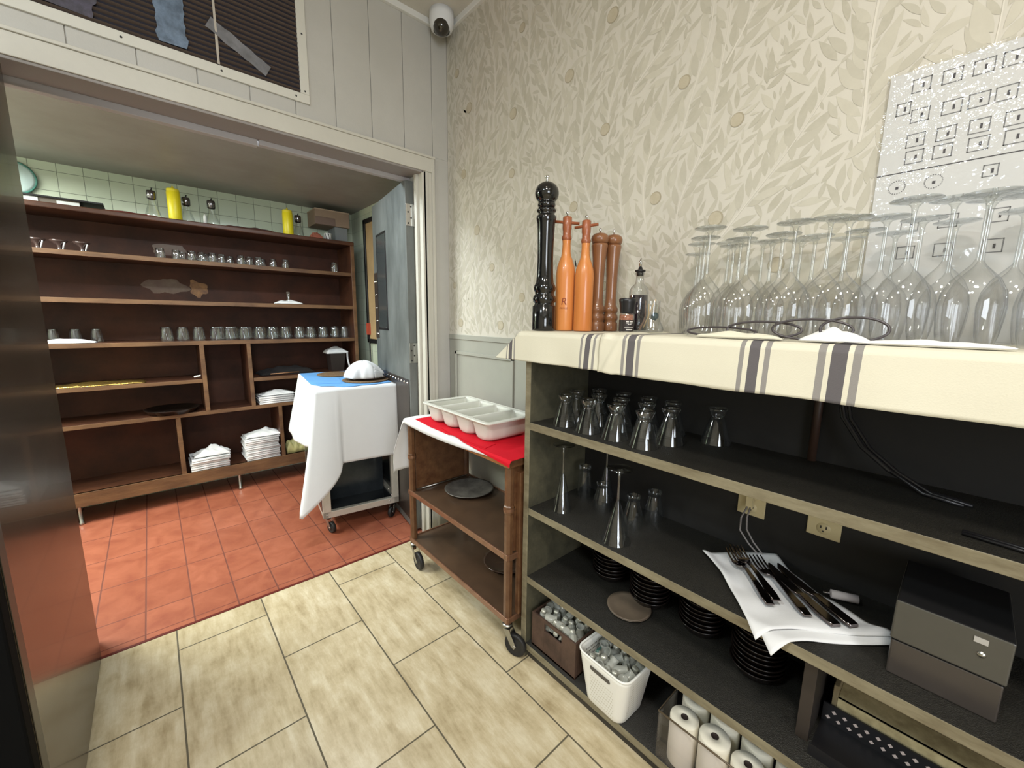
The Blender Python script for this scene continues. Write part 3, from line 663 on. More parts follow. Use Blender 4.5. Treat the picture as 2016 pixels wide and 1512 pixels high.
# seating plan poster on wall
po = empty('wall_chart', (1.3165, -.20, 1.50), label='large white seating chart in a plastic sleeve taped to wallpapered wall', cat='poster')
s = MB(); s.box(-.0018, .0018, -.42, .400, -.60, .358, mat('chart_paper', (206, 206, 204), .7, var=.03)); s.build('chart_sheet', po)
s = MB(); INK = mat('chart_ink', (120, 120, 122), .8); INKD = mat('chart_ink_dark', (74, 72, 76), .8); X = -.0023
def rectl(cy, cz, w, h, lw=.0018, tilt=0):
    for a, b, c, d in ((-w/2, w/2, h/2-lw, h/2), (-w/2, w/2, -h/2, -h/2+lw), (-w/2, -w/2+lw, -h/2, h/2), (w/2-lw, w/2, -h/2, h/2)):
        s.box(X, X+.0006, cy+a, cy+b, cz+c, cz+d, INK)
    s.box(X-.0002, X+.0004, cy-.0045, cy-.001, cz-.0055, cz+.0035, INKD)
for zz, ys in ((.325, (.347, .301, .257, .218, .17, .125, .08)), (.263, (.342, .294, .256, .22, .16, .11, .06)), (.212, (.343, .296, .249, .201, .15, .10)), (.177, (.341, .297, .246, .197, .15, .10)), (.03, (.33, .27, .2, .12)), (-.03, (.33, .27, .2, .12))):
    for y in ys: rectl(y, zz, .030, .028)
rectl(.371, .284, .024, .026)
s.box(X, X+.0006, -.41, .400, .1465, .1485, INKD)
for y in (.362, .303, .14, .05):
    for k in range(22):
        a = 2*PI*k/22; s.box(X, X+.0005, y+.014*math.cos(a)-.001, y+.014*math.cos(a)+.001, .117+.014*math.sin(a)-.001, .117+.014*math.sin(a)+.001, INK)
    s.box(X, X+.0006, y-.003, y+.002, .112, .118, INKD)
rectl(.222, .12, .022, .024)
s.build('printed_boxes', po)
s = MB(); s.grid(lambda u, v: (-.0045-.0012*fbm(u*14, v*14)-.002*max(0, fbm(u*5, v*5, 4)), -.42+.825*u, -.60+.962*v), 60, 60, FILM); s.build('plastic_sleeve', po)

# sockets on the back panel
def outlet(loc, label, plugged):
    global last_outlet
    t = empty('power_outlet', loc, label=label, cat='power outlet')
    s = MB(); s.box(-.005, 0, -.037, .037, -.045, .045, IVORY); s.build('cover_plate', t, bevel=.002)
    s = MB()
    for zc in (.02, -.02):
        s.lathe([(0, .0015), (.015, .0015), (.016, 0)], IVORY, 18, T=RT((-.005, 0, zc), ry=-PI/2))
        for (a, b) in ((-.006, .004), (.006, .004)): s.box(-.0072, -.006, a-.0016, a+.0016, zc+b-.004, zc+b+.004, DARKP)
        s.box(-.0072, -.006, -.002, .002, zc-.009, zc-.005, DARKP)
    s.build('sockets', t); last_outlet = t
outlet((1.2995, .200, .786), 'ivory empty wall socket on the dark back panel above second shelf', False)
outlet((1.2995, .376, .780), 'pale wall socket with grey cords plugged in, left of the empty socket', True)
s = MB(); CORDM = mat('grey_cord', (134, 128, 126), .5)
s.box(1.274, 1.292, .368, .385, .765, .800, IVORY)
s.tube([(1.276, .372, .768), (1.262, .374, .740), (1.258, .370, .705), (1.262, .350, .672), (1.262, .318, .640), (1.262, .300, .6285)], .0024, CORDM, 8)
s.tube([(1.276, .380, .768), (1.258, .388, .735), (1.250, .385, .700), (1.256, .360, .665), (1.256, .328, .640), (1.256, .308, .6285)], .0024, CORDM, 8)
rel(s, (1.2995, .376, .780)); lab(s.build('power_cord', last_outlet), 'pair of thin grey cords')
s = MB(); s.tube([(1.215, .155, .6385), (1.235, .105, .6405)], .0105, mat('pale_plug', (206, 196, 196), .5), 14); s.tube([(1.209, .170, .638), (1.215, .156, .6385)], .002, CHROME, 8)
lab(s.build('cable_connector'), 'small pale cylindrical connector with metal tip on second shelf', 'connector')
s = MB()
for k, (dx, dy) in enumerate(((0, 0), (.012, -.012), (.024, .004))):
    s.tube([(1.262+dx*.5, .205+dy, 1.233), (1.262+dx*.5, .203+dy, 1.15), (1.255, .185+dy, 1.08), (1.235, .14+dy, 1.02), (1.215, .085+dy, .982), (1.20+dx, .03+dy, .9525), (1.19+dx, -.03+dy, .9495)], .0042, DARKP, 8)
lab(s.build('black_cables'), 'bundle of black cables drooping onto the top shelf in the shadow', 'cable')
s = MB(); s.tube([(1.285, .245, 1.233), (1.285, .245, .947)], .010, mat('dark_conduit', (58, 40, 30), .5), 12); lab(s.build('conduit_pipe'), 'dark vertical pipe against the back panel of the top shelf', 'pipe')
s = MB()
for dx in (0, .012): s.tube([(1.03+dx, -.03, .9495), (1.02+dx, -.10, .950), (1.0+dx, -.18, .9495)], .003, DARKP, 8)
lab(s.build('black_cable'), 'thin black cable lying along the near end of top shelf', 'cable')

# footed glasses
def footed(H=.108, r0=.043, r1=.019, r2=.028, name='beer_glass'):
    t = empty(name, (0, 0, 0), label='x', cat='glass', group='upturned footed glasses on the top shelf')
    s = MB(); s.lathe([(r0, 0), (r0-.004, .014), (r1+.004, H*.62), (r1, H*.72)], GLASSK, 24); s.lathe([(r0-.001, .001), (r0, -.0002), (r0+.001, .001)], GLASSK, 24); s.build('bowl', t)
    s = MB(); s.lathe([(r1, H*.72), (r1-.002, H*.75), (r1+.002, H*.80), (r2-.001, H*.93), (r2, H*.975), (r2-.002, H), (r2-.006, H*.97), (0, H*.93)], GLASSK, 24); s.lathe([(0, H*.70), (r1*.9, H*.715), (r1, H*.72)], GLASSK, 20); s.build('foot', t)
    return t
fg = footed()
P1 = [(1.050, .905, 'front row, nearest the side panel'), (1.045, .800, 'front row, second from the side panel'), (1.050, .700, 'front row, third from the side panel'), (1.045, .598, 'front row, nearest the dark end'),
      (1.140, .930, 'middle row, nearest the side panel'), (1.150, .838, 'middle row, second from the side panel'), (1.150, .748, 'middle row, third from the side panel'), (1.150, .655, 'middle row, fourth from the side panel'), (1.135, .566, 'middle row, last'),
      (1.235, .90, 'back row, nearest the side panel'), (1.240, .800, 'back row, second from the side panel'), (1.240, .700, 'back row, third from the side panel'), (1.235, .610, 'back row, fourth from the side panel'), (1.250, .478, 'standing alone at the dark end')]
for i, (x, y, w) in enumerate(P1):
    lb = 'upturned footed glass on the top shelf, ' + w
    if i == 0: fg.location = (x, y, .9455); fg['label'] = lb
    else: dup(fg, (x, y, .9455), .3*i, lb)
ZS = .6225
def tumblerup(loc, H, r0, r1, label, grp=None):
    t = empty('beer_glass', loc, label=label, cat='glass', group=grp)
    s = MB(); s.lathe([(r0, 0), (r0+.001, H*.3), (r1+.003, H*.7), (r1, H*.82)], GLASSK, 24); s.build('bowl', t)
    s = MB(); s.lathe([(r1, H*.82), (r1+.001, H*.86), (r1+.005, H*.97), (r1+.004, H), (r1-.004, H*.985), (0, H*.93)], GLASSK, 24); s.lathe([(0, H*.80), (r1*.95, H*.82)], GLASSK, 18); s.build('foot', t); return t
tumblerup((1.215, .935, ZS), .128, .026, .021, 'tall narrow upturned glass behind the left stemmed glass on the second shelf')
tumblerup((1.175, .822, ZS), .105, .033, .018, 'short upturned footed glass in the middle of second shelf group')
tumblerup((1.155, .682, ZS), .112, .033, .018, 'upturned footed glass just behind the big front martini-shaped glass')
tumblerup((1.255, .662, ZS), .105, .032, .020, 'dim upturned footed glass at the right of the second shelf group')
def martini(loc, H, r, label):
    t = empty('cocktail_glass', loc, label=label, cat='cocktail glass')
    s = MB(); s.lathe([(r, 0), (r-.004, .012), (.010, H*.50), (.0045, H*.56)], GLASSK, 28); s.lathe([(r-.001, .001), (r, -.0002), (r+.001, .001)], GLASSK, 28); s.build('bowl', t)
    s = MB(); s.lathe([(.0045, H*.56), (.0036, H*.75), (.0045, H*.93), (.010, H*.975)], GLASSK, 14); s.build('stem', t)
    s = MB(); s.lathe([(.010, H*.975), (.025, H*.985), (.039, H*.996), (.0395, H), (0, H)], GLASSK, 28); s.build('foot', t)
martini((1.062, .915, ZS), .246, .036, 'tall upturned stemmed glass nearest the side panel on second shelf')
martini((1.035, .665, ZS), .238, .045, 'large upturned stemmed glass at the front of the second shelf')
martini((1.256, .865, ZS), .240, .034, 'tall upturned stemmed glass at the back of second shelf')

# napkin with cutlery
def napk(u, v):
    # quad corners: back-left A, front B, right end R, back T
    A = Vector((1.160, .452, 0)); B = Vector((.955, .235, 0)); R_ = Vector((1.150, .040, 0)); T_ = Vector((1.290, .300, 0))
    p = A*(1-u)*(1-v) + B*u*(1-v) + R_*u*v + T_*(1-u)*v
    p.x += .018*math.sin(u*PI*1.3+.4)*(1-v)*.8 - .012*math.sin(PI*u)*v; p.y += .014*math.sin(v*PI*1.6)*(1 if u > .5 else .3)
    z = ZS+.006+.006*fbm(p.x*14, p.y*14, 3)+.010*math.exp(-((v-.02)/.09)**2)*(1-u)+.014*math.exp(-((u-.95)/.1)**2)*v
    z += .020*(max(0, .18-u)/.18)*v
    if p.x < .974: z -= (.974-p.x)*.55
    return (p.x, p.y, z)
s = MB(); s.grid(napk, 30, 30, LINEN); 
s.grid(lambda u, v: (lambda q: (q[0]-.010+.02*v, q[1]-.012-.012*(1-v), q[2]-.0045))(napk(.62+.42*u, .02+.9*v)), 14, 20, LINEN)
lab(s.build('white_napkin', solid=.0022), 'white folded napkin under black cutlery, spilling over the second shelf edge', 'napkin')
def bar(s, pts, hws, th, mt):
    """flat bar following pts with half widths"""
    b = len(s.v); n = len(pts)
    for (x, y, z), w in zip(pts, hws): s.v += [(x-w, y, z), (x+w, y, z), (x+w*.8, y, z+th), (x-w*.8, y, z+th)]
    for i in range(n-1):
        for k in range(4):
            l = (k+1) % 4; s.face((b+4*i+k, b+4*i+l, b+4*i+4+l, b+4*i+4+k), mt, k % 2 == 1)
    s.face((b, b+1, b+2, b+3)[::-1], mt); e = b+4*(n-1); s.face((e, e+1, e+2, e+3), mt)
def fork(loc, rz, label, tilt=.02):
    t = empty('fork', loc, rz, label=label, cat='fork', group='forks on the napkin'); t.scale = (1.4, 1.1, 1.3); t.rotation_euler = (tilt, 0, rz)
    s = MB(); bar(s, [(0, 0, 0), (0, .02, .002), (0, .07, .005), (0, .115, .006), (0, .128, .004)], [.0075, .0085, .0055, .0033, .0036], .0028, DSTEEL); s.build('handle', t)
    s = MB(); bar(s, [(0, .127, .004), (0, .136, .001), (0, .150, -.001), (0, .156, 0)], [.004, .010, .0125, .0128], .002, DSTEEL)
    for k in range(4):
        x = -.0108+.0072*k; bar(s, [(x, .154, 0), (x, .175, .002), (x, .200, .008)], [.0021, .0018, .0012], .0018, DSTEEL)
    s.build('tines', t)
def knife(loc, rz, label, tilt=.02):
    t = empty('knife', loc, rz, label=label, cat='knife', group='knives on the napkin'); t.scale = (1.5, 1.05, 1.2); t.rotation_euler = (tilt, 0, rz)
    s = MB(); bar(s, [(0, 0, 0), (0, .01, 0), (0, .06, 0), (0, .095, .0005)], [.0075, .009, .0085, .0065], .006, DSTEEL); s.build('handle', t)
    s = MB(); bar(s, [(0, .095, .002), (-.001, .11, .002), (-.001, .17, .002), (.002, .20, .002), (.005, .215, .002)], [.0065, .009, .0095, .007, .0015], .0018, DSTEEL); s.build('blade', t)
ZN = ZS+.018
fork((1.048, .240, ZN), math.radians(-47), 'dark steel fork nearest the shelf edge on the white napkin')
fork((1.066, .232, ZN+.006), math.radians(-46), 'dark steel fork stacked on the first fork, its tines highest')
fork((1.070, .170, ZN+.001), math.radians(-43), 'dark steel fork lying between the other forks and the knives')
knife((1.080, .120, ZN+.001), math.radians(-37), 'dark steel knife beside the forks on the white napkin')
knife((1.106, .093, ZN+.003), math.radians(-33), 'dark steel knife at the wall side of the white napkin')

# grey device on shelf 2
t = empty('receipt_printer', (1.037, -.040, ZS), label='dark grey boxy machine at the near end of second shelf, small pale sticker on it', cat='machine')
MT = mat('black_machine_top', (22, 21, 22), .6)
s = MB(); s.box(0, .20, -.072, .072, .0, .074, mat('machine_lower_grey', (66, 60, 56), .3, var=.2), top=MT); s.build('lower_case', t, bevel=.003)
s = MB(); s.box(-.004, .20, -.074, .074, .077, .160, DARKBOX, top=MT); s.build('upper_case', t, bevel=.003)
s = MB(); s.box(-.0055, -.003, -.045, -.028, .138, .148, mat('pale_sticker', (170, 166, 160), .5)); s.build('sticker', t)
s = MB(); s.lathe([(0, .003), (.005, .002), (.006, 0)], STEEL, 12, T=RT((-.004, -.040, .118), ry=-PI/2)); s.build('button', t)

# shelf 3: plates, bowl stacks, crate
ZT = .3475
pl = empty('side_plate', (1.118, .652, ZT), label='round taupe plate directly on the third shelf, under its twin', cat='plate', group='taupe plates on the third shelf')
s = MB(); s.lathe([(0, .0), (.040, .0), (.062, .003), (.071, .008), (.0715, .0095), (.062, .006), (.040, .0035), (0, .0035)], PLATE, 44); s.build('plate_body', pl)
dup(pl, (1.116, .652, ZT+.0045), .4, 'round taupe plate lying on top of its twin on third shelf')
bw = empty('ribbed_bowl', (0, 0, 0), label='x', cat='bowl', group='stacks of dark bowls on the third shelf')
s = MB(); s.lathe([(0, 0), (.040, 0), (.050, .006), (.062, .026), (.0665, .030), (.0672, .0325), (.0655, .034), (.060, .029), (.047, .010), (.038, .004), (0, .004)], BOWLM, 36); s.build('bowl_body', bw)
first = True
for (x, y, n, w) in ((1.222, .800, 14, 'leftmost stack'), (1.205, .628, 14, 'stack behind the taupe plates'), (1.215, .455, 15, 'third stack from the left'), (1.175, .283, 14, 'stack beside the dark divider')):
    for k in range(n):
        lb = 'dark brown bowl %s from the bottom in the %s, third shelf' % (ORD[k], w)
        l = (x+.0015*math.sin(k*2.3), y+.0015*math.cos(k*1.7), ZT+.0142*k)
        if first: bw.location = l; bw['label'] = lb; first = False
        else: dup(bw, l, .5*k, lb)
t = empty('wooden_box', (1.20, -.22, ZT), label='khaki wooden box with cream front rail right of the dark divider', cat='box')
s = MB(); s.box(.02, .035, -.28, .335, .0, .232, KHAKI); s.box(-.046, .02, .325, .335, .0, .10, KHAKI); s.build('back_board', t, bevel=.001)
s = MB(); s.box(-.045, .02, -.28, .325, .058, .070, CREAMB); s.box(-.047, -.037, -.28, .325, .0, .070, CREAMB); lab(s.build('front_rail', t, bevel=.001), 'cream rail')
s = MB(); t = empty('perforated_tray', (1.11, -.12, ZT), label='black tray with a diamond-perforated rim in front of the khaki box', cat='tray')
s.box(-.085, .035, -.30, .248, .0, .004, DARKP); s.box(-.089, -.085, -.30, .248, 0, .028, DARKP); s.build('tray_base', t)
s = MB(); HM = mat('tray_hole_pale', (206, 190, 184), .6)
s.box(.032, .036, -.30, .248, 0, .052, DARKP)
for i in range(28):
    for j in range(2):
        y = .236-.020*i-.010*j; z = .018+.018*j; b = len(s.v); s.v += [(.0315, y-.005, z), (.0315, y, z-.005), (.0315, y+.005, z), (.0315, y, z+.005)]; s.face((b, b+1, b+2, b+3), HM)
s.build('perforated_rim', t)

# bottom shelf: brown crate, white basket, clear bin
ZB = .0625
def crate(loc, L, W, H, rz):
    t = empty('wooden_crate', loc, rz, label='dark brown wooden crate full of little glass shakers beside the side panel', cat='crate')
    M_ = mat('dark_crate_wood', (88, 66, 54), .6, rgb2=(58, 40, 32), vscale=12, bump=.15); th = .008
    s = MB(); s.box(0, W, 0, L, 0, .008, M_); s.build('bottom', t)
    s = MB(); s.box(0, th, 0, .065, 0, H, M_); s.box(0, th, L-.065, L, 0, H, M_); s.box(0, th, .065, L-.065, 0, H-.045, M_); s.box(0, th, .065, L-.065, H-.012, H, M_) ; s.build('front_board', t, bevel=.001)
    for nme, a in (('back_board', (W-th, W, 0, L, 0, H)), ('end_board', (th, W-th, 0, th, 0, H)), ('end_board', (th, W-th, L-th, L, 0, H))):
        s = MB(); s.box(*a, M_); s.build(nme, t, bevel=.001)
    return t
crate((.992, .770, ZB), .215, .20, .140, 0)
# white basket (open-weave plastic)
def rrect(hx, hy, r, n=6):
    out = []
    for cx, cy, a0 in ((hx-r, hy-r, 0), (-hx+r, hy-r, PI/2), (-hx+r, -hy+r, PI), (hx-r, -hy+r, 1.5*PI)):
        for k in range(n+1): a = a0+PI/2*k/n; out.append((cx+r*math.cos(a), cy+r*math.sin(a)))
    return out
BX, BY = 1.038, .640
bk = empty('plastic_basket', (BX, BY, ZB), math.radians(-2), label='white perforated plastic basket full of little glass shakers', cat='basket')
s = MB(); HB = .175
outs = []
def ring(hx, hy, r, z): return [(x, y, z) for x, y in rrect(hx, hy, r, 6)]
rings = [ring(.064, .070, .03, 0.0), ring(.066, .072, .03, .004)] + [ring(.066+.018*t, .072+.024*t, .03, .004+(HB-.004)*t) for t in [k/10 for k in range(1, 11)]]
b = len(s.v); n = len(rings[0])
for r_ in rings: s.v += r_
s.face([b+i for i in range(n)][::-1], WPLAST)
for q in range(len(rings)-1):
    for i in range(n):
        j = (i+1) % n
        # slot handle cut in the front side (-x) near the top
        mx = (rings[q][i][1]+rings[q][j][1])/2; fx = (rings[q][i][0]+rings[q][j][0])/2
        s.face((b+q*n+i, b+q*n+j, b+(q+1)*n+j, b+(q+1)*n+i), WPLAST, True)
s.build('basket_wall', bk, solid=.003)
s = MB(); R1 = ring(.0855, .0975, .031, HB); R2 = ring(.079, .091, .027, HB+.001)
s.tube([Vector(p) for p in ring(.0842, .0962, .030, HB)], .0036, WPLAST, 8, closed=True); lab(s.build('rim', bk), 'rounded rim')
s = MB()
def wallpt(side, u, z, e):
    t = max(0, (z-.004)/(HB-.004)); hx = .066+.018*t; hy = .072+.024*t
    return {'-x': (-hx-e, u, z), '+x': (hx+e, u, z), '-y': (u, -hy-e, z), '+y': (u, hy+e, z)}[side]
for side, wd in (('-x', .048), ('-y', .042), ('+y', .042), ('+x', .048)):
    for e in (.0022, -.0022):
        for i in range(11 if e > 0 else 12):
            for j in range(12):
                z = .018+.0115*j
                if side == '-x' and e > 0 and z > .12: continue
                u = -wd+2*wd*(i+(.5 if j % 2 else 0))/11.5; a, h = .0024, .0026 if e > 0 else .0034
                b = len(s.v); s.v += [wallpt(side, u-a, z, e), wallpt(side, u, z-h, e), wallpt(side, u+a, z, e), wallpt(side, u, z+h, e)]; s.face((b, b+1, b+2, b+3), HOLE if e < 0 else mat('basket_dimple', (204, 198, 182), .5))
b = len(s.v); pts = [wallpt('-x', u, z, .0026) for u, z in ((-.040, .142), (-.036, .134), (.036, .134), (.040, .142), (.036, .150), (-.036, .150))]; s.v += pts; s.face(range(b, b+6), HOLE)
s.build('perforations', bk)
# small shakers
def shaker(kind):
    t = empty('glass_shaker', (0, 0, 0), label='x', cat='glass shaker')
    s = MB()
    if kind == 0: s.lathe([(0, .001), (.013, .001), (.0155, .004), (.0165, .016), (.014, .028), (.0125, .040), (.016, .046), (.014, .047), (.010, .038), (0, .030)], SOLIDG, 18)
    else: s.lathe([(0, .001), (.012, .001), (.0135, .003), (.0135, .026), (.010, .031), (.0095, .036), (0, .036)], SOLIDG, 8, smooth=False)
    s.build('glass_body', t)
    if kind == 0: return t
    s = MB(); s.lathe([(.0098, .035), (.0102, .042), (.008, .045), (0, .046)], mat('dull_cap', (206, 204, 190), .35, metal=.5), 14); s.build('metal_cap', t); return t
sh = [shaker(0), shaker(1)]; used = [False, False]; rnd = random.Random(21)
def place_sh(p, e, lb, grp):
    k = rnd.randint(0, 1)
    if not used[k]: sh[k].location = p; sh[k].rotation_euler = e; sh[k]['label'] = lb; sh[k]['group'] = grp; used[k] = True
    else: dup(sh[k], p, e, lb, grp)
def fillpile(x0, x1, y0, y1, z0, layers, nx, ny, lb, grp):
    for l in range(layers):
        for i in range(nx):
            for j in range(ny):
                x = x0+(x1-x0)*(i+.5)/nx+rnd.uniform(-.003, .003); y = y0+(y1-y0)*(j+.5)/ny+rnd.uniform(-.003, .003)
                # centre of shaker at (x,y,z); random tilt, mostly lying
                th = rnd.uniform(.9, 1.6) if rnd.random() < .7 else rnd.uniform(0, .4); az = rnd.uniform(0, 2*PI)
                Mx = Matrix.Rotation(az, 3, 'Z') @ Matrix.Rotation(th, 3, 'X'); c = Mx @ Vector((0, 0, .025))
                z = z0+.034*l+rnd.uniform(0, .006)+(.004 if th > .6 else 0)
                place_sh(tuple(Vector((x, y, z+.016))-c), tuple(Mx.to_euler()), lb, grp)
fillpile(1.004, 1.184, .786, .972, ZB+.078, 2, 5, 5, 'little glass shaker heaped with many others in the brown crate', 'glass shakers in the brown crate')
fillpile(.972, 1.104, .566, .714, ZB+.082, 2, 4, 5, 'little glass shaker heaped with many others in the white basket', 'glass shakers in the white basket')
s = MB(); s.box(BX-.062, BX+.062, BY-.068, BY+.068, ZB+.008, ZB+.070, mat('basket_filling', (120, 116, 104), .5, rgb2=(190, 188, 176), vscale=70, bump=.6, bscale=90)); lab(s.build('small_glassware', bevel=.01), 'mass of small glassware deep in the white basket', 'glassware', kind='stuff')
s = MB(); s.tube([(1.00, .685, .232), (1.012, .70, .215), (1.03, .693, .225)], .004, mat('green_clip', (60, 92, 84), .4), 8); lab(s.build('green_clip'), 'dark green plastic clip among glass shakers in white basket', 'clip')
# clear bin with paper rolls
ab = empty('acrylic_bin', (1.070, .285, ZB), label='clear acrylic bin holding paper rolls on the bottom shelf', cat='bin')
s = MB(); hx, hy, HH = .090, .172, .150
for a in ((-hx, -hx+.003, -hy, hy, 0, HH), (hx-.003, hx, -hy, hy, 0, HH), (-hx, hx, -hy, -hy+.003, 0, HH), (-hx, hx, hy-.003, hy, 0, HH), (-hx, hx, -hy, hy, 0, .003)): s.box(*a, ACR)
s.build('bin_wall', ab)
s = MB(); s.tube([(-hx, -hy, HH), (-hx, hy, HH), (hx, hy, HH), (hx, -hy, HH)], .0028, mat('bin_edge_shade', (92, 78, 60), .3), 8, closed=True); lab(s.build('bin_rim', ab), 'dark-edged rim')
pr_ = empty('paper_roll', (0, 0, 0), label='x', cat='paper roll', group='paper rolls in the clear bin')
s = MB(); s.lathe([(.009, .002), (.010, 0), (.036, 0), (.038, .003), (.038, .137), (.036, .140), (.010, .140), (.009, .138), (.009, .002)], PAPER, 34); s.build('roll_body', pr_)
s = MB(); s.lathe([(.0088, .002), (.0088, .1402), (.0098, .1406)], mat('roll_core', (44, 30, 24), .8), 18); s.build('core', pr_)
RP = [(1.024, .402, 'front left roll'), (1.024, .320, 'front roll second from left'), (1.024, .238, 'front roll third from left'), (1.024, .157, 'front roll at near end'), (1.108, .405, 'back left roll'), (1.108, .323, 'back roll second from left'), (1.108, .241, 'back roll third from left'), (1.108, .159, 'back roll at near end')]
for i, (x, y, w) in enumerate(RP):
    lb = 'white paper roll standing in the clear bin, ' + w
    if i == 0: pr_.location = (x, y, ZB+.0035); pr_['label'] = lb
    else: dup(pr_, (x, y, ZB+.0035+(.01 if i in (1, 5) else 0)), .3, lb)
# ================================================ BROWN CART
bc = empty('serving_cart', (1.11, 1.45, 0), label='brown three-tier serving cart with caster wheels between shelf unit and doorway', cat='cart')
OC = (1.11, 1.45, 0)
cx0, cx1, cy0, cy1 = .928, 1.292, 1.055, 1.845
def cp(name, s, bevel=0, label=None):
    rel(s, OC); o = s.build(name, bc, bevel=bevel)
    if label: o['label'] = label
    return o
s = MB(); s.box(cx0-.006, cx1+.004, cy0-.006, cy1+.006, .770, .800, BROWNM, front=mat('cart_top_edge', (158, 104, 58), .3, var=.2)); cp('top_shelf', s, .003)
for z, nm_ in ((.412, 'middle_shelf'), (.146, 'bottom_shelf')):
    s = MB(); s.box(cx0, cx1, cy0, cy1, z, z+.006, BROWNT); s.box(cx0-.004, cx0+.004, cy0, cy1, z-.012, z+.012, COPPER); s.box(cx1-.004, cx1+.004, cy0, cy1, z-.012, z+.012, COPPER)
    s.box(cx0, cx1, cy0-.004, cy0+.004, z-.012, z+.012, COPPER); s.box(cx0, cx1, cy1-.004, cy1+.004, z-.012, z+.012, COPPER); cp(nm_, s, .002)
for (x, y) in ((cx0+.014, cy0+.016), (cx0+.014, cy1-.016), (cx1-.014, cy0+.016), (cx1-.014, cy1-.016)):
    s = MB(); pr = [(0, .09), (.011, .09), (.014, .125), (.016, .132), (.018, .138), (.0175, .40), (.0195, .405), (.0195, .418), (.0175, .424), (.0175, .585), (.0205, .590), (.0205, .600), (.0185, .603), (.0205, .606), (.0205, .616), (.0175, .620), (.0175, .77), (0, .77)]
    s.lathe(pr, BROWNM, 8, T=RT((x, y, 0), rz=.39), smooth=False)
    s.lathe([(.0212, .596), (.022, .603), (.0212, .610)], COPPER, 16, T=RT((x, y, 0))); cp('post', s)
for y in (cy0+.016, cy1-.016):
    s = MB(); s.box(cx0+.03, cx1-.03, y-.006, y+.006, .424, .765, BROWNM); cp('end_panel', s, .002)
s = MB(); s.box(cx0+.045, cx0+.07, cy0-.012, cy0+.010, .16, .745, BROWNM, ); s.box(cx0+.05, cx1-.05, cy0-.010, cy0-.002, .165, .740, BROWNT); cp('drop_leaf', s, .003)
def caster(x, y, dx, dy, r, parent, off, ztop, mt=STEEL):
    """wheel trails the stem by (dx, dy)"""
    ang = math.atan2(dy, dx); s = MB()
    T = RT((x, y, 0), rz=ang)
    s.lathe([(0, ztop), (.020, ztop), (.020, ztop-.006), (.013, ztop-.010), (.015, ztop-.020), (0, ztop-.020)], mt, 16, T=RT((x, y, 0)))
    L = math.hypot(dx, dy)
    for sd in (-1, 1):
        w = .014*sd
        s.poly([(-.012, w, ztop-.016), (.016, w, ztop-.016), (L+.010, w, r+.002), (L, w, r-.012), (L-.014, w, r)], mt, T=T, h=.002*sd, axis=Vector((0, 1, 0)))
    rel(s, off); fk = s.build('caster', parent); 
    s = MB(); Tw = T @ Matrix.Translation((L, 0, r)) @ Matrix.Rotation(PI/2, 4, 'X')
    s.lathe([(0, -.011), (r*.35, -.011), (r*.5, -.007), (r*.78, -.008), (r*.9, -.011), (r, -.006), (r, .006), (r*.9, .011), (r*.78, .008), (r*.5, .007), (r*.35, .011), (0, .011)], RUBBER, 30, T=Tw)
    s.lathe([(0, -.0165), (.006, -.0165), (.006, .0165), (0, .0165)], STEEL, 10, T=Tw); rel(s, off); w = s.build('wheel', fk); lab(w, 'black wheel')
caster(cx0+.014, cy1-.016, -.004, -.052, .046, bc, OC, .125); caster(cx0+.014, cy0+.016, .012, -.036, .046, bc, OC, .125)
caster(cx1-.014, cy1-.016, -.01, -.04, .046, bc, OC, .125); caster(cx1-.014, cy0+.016, -.01, -.04, .046, bc, OC, .125)
s = MB(); s.tube([(.985, 1.812, .4245), (1.275, 1.812, .4245)], .0035, STEEL, 8); s.v = [(x, y+ (0), z) for x, y, z in s.v]; lab(s.build('metal_rod'), 'thin metal rod lying across the back of cart middle shelf', 'rod')
t = empty('round_tray', (1.165, 1.640, .4185), label='round grey plate on the middle shelf of brown cart', cat='plate')
s = MB(); s.lathe([(0, .0), (.060, .0), (.108, .008), (.125, .016), (.1265, .0185), (.118, .016), (.100, .009), (.058, .003), (0, .003)], GREYPL, 48); s.build('plate_body', t)
t = empty('round_tray', (1.172, 1.34, .1525), label='dark shiny plate on the bottom shelf of brown cart', cat='plate')
s = MB(); s.lathe([(0, .0), (.060, .0), (.100, .010), (.112, .018), (.1135, .0205), (.104, .017), (.090, .011), (.055, .003), (0, .003)], mat('dark_plate', (70, 52, 42), .15, coat=.4), 48); s.build('plate_body', t)

# white and red cloths on the cart
def whitec(u, v):
    # u along y (0 near .. 1 far overhang), v across x (0 front edge overhang .. 1 back)
    y = 1.06+u*.98; x = .912+v*.370; z = .8025+.0015*fbm(x*10, y*10)
    edge = .922+.006*math.sin(y*14)
    if x < .9185: z -= (.9185-x)/.0065*(.010+.022*max(0, math.sin((y-1.15)*3.6)))
    if y > 1.852:
        q = y-1.852; a = min(q/.02, 1); d = max(0, q-.012); y = 1.852+.016*a + .045*math.sin(min(1, d/.16)*PI/2)*(1-v*.7)+.006*math.sin(x*40); z -= d*(1.62 if v < .3 else 1.62+.55*math.sin((v-.3)*4.5))+.004*a
        x -= .035*min(1, d/.1)*(1-v)
    return (x, y, z)
s = MB(); s.grid(whitec, 90, 112, LINEN); lab(s.build('white_cloth', solid=.0018), 'white cloth under the red one, hanging off the doorway end of brown cart', 'cloth')
RP_ = [(.945, 1.790), (.930, 1.62), (.925, 1.46), (.938, 1.435), (.922, 1.35), (.917, 1.032), (1.05, 1.035), (1.27, 1.05), (1.272, 1.45), (1.27, 1.80), (1.10, 1.79)]
def redz(x, y): return .8055+.0012*fbm(x*9, y*9, 2)
s = MB(); s.poly([(x, y, redz(x, y)) for x, y in RP_], REDC, h=.0018)
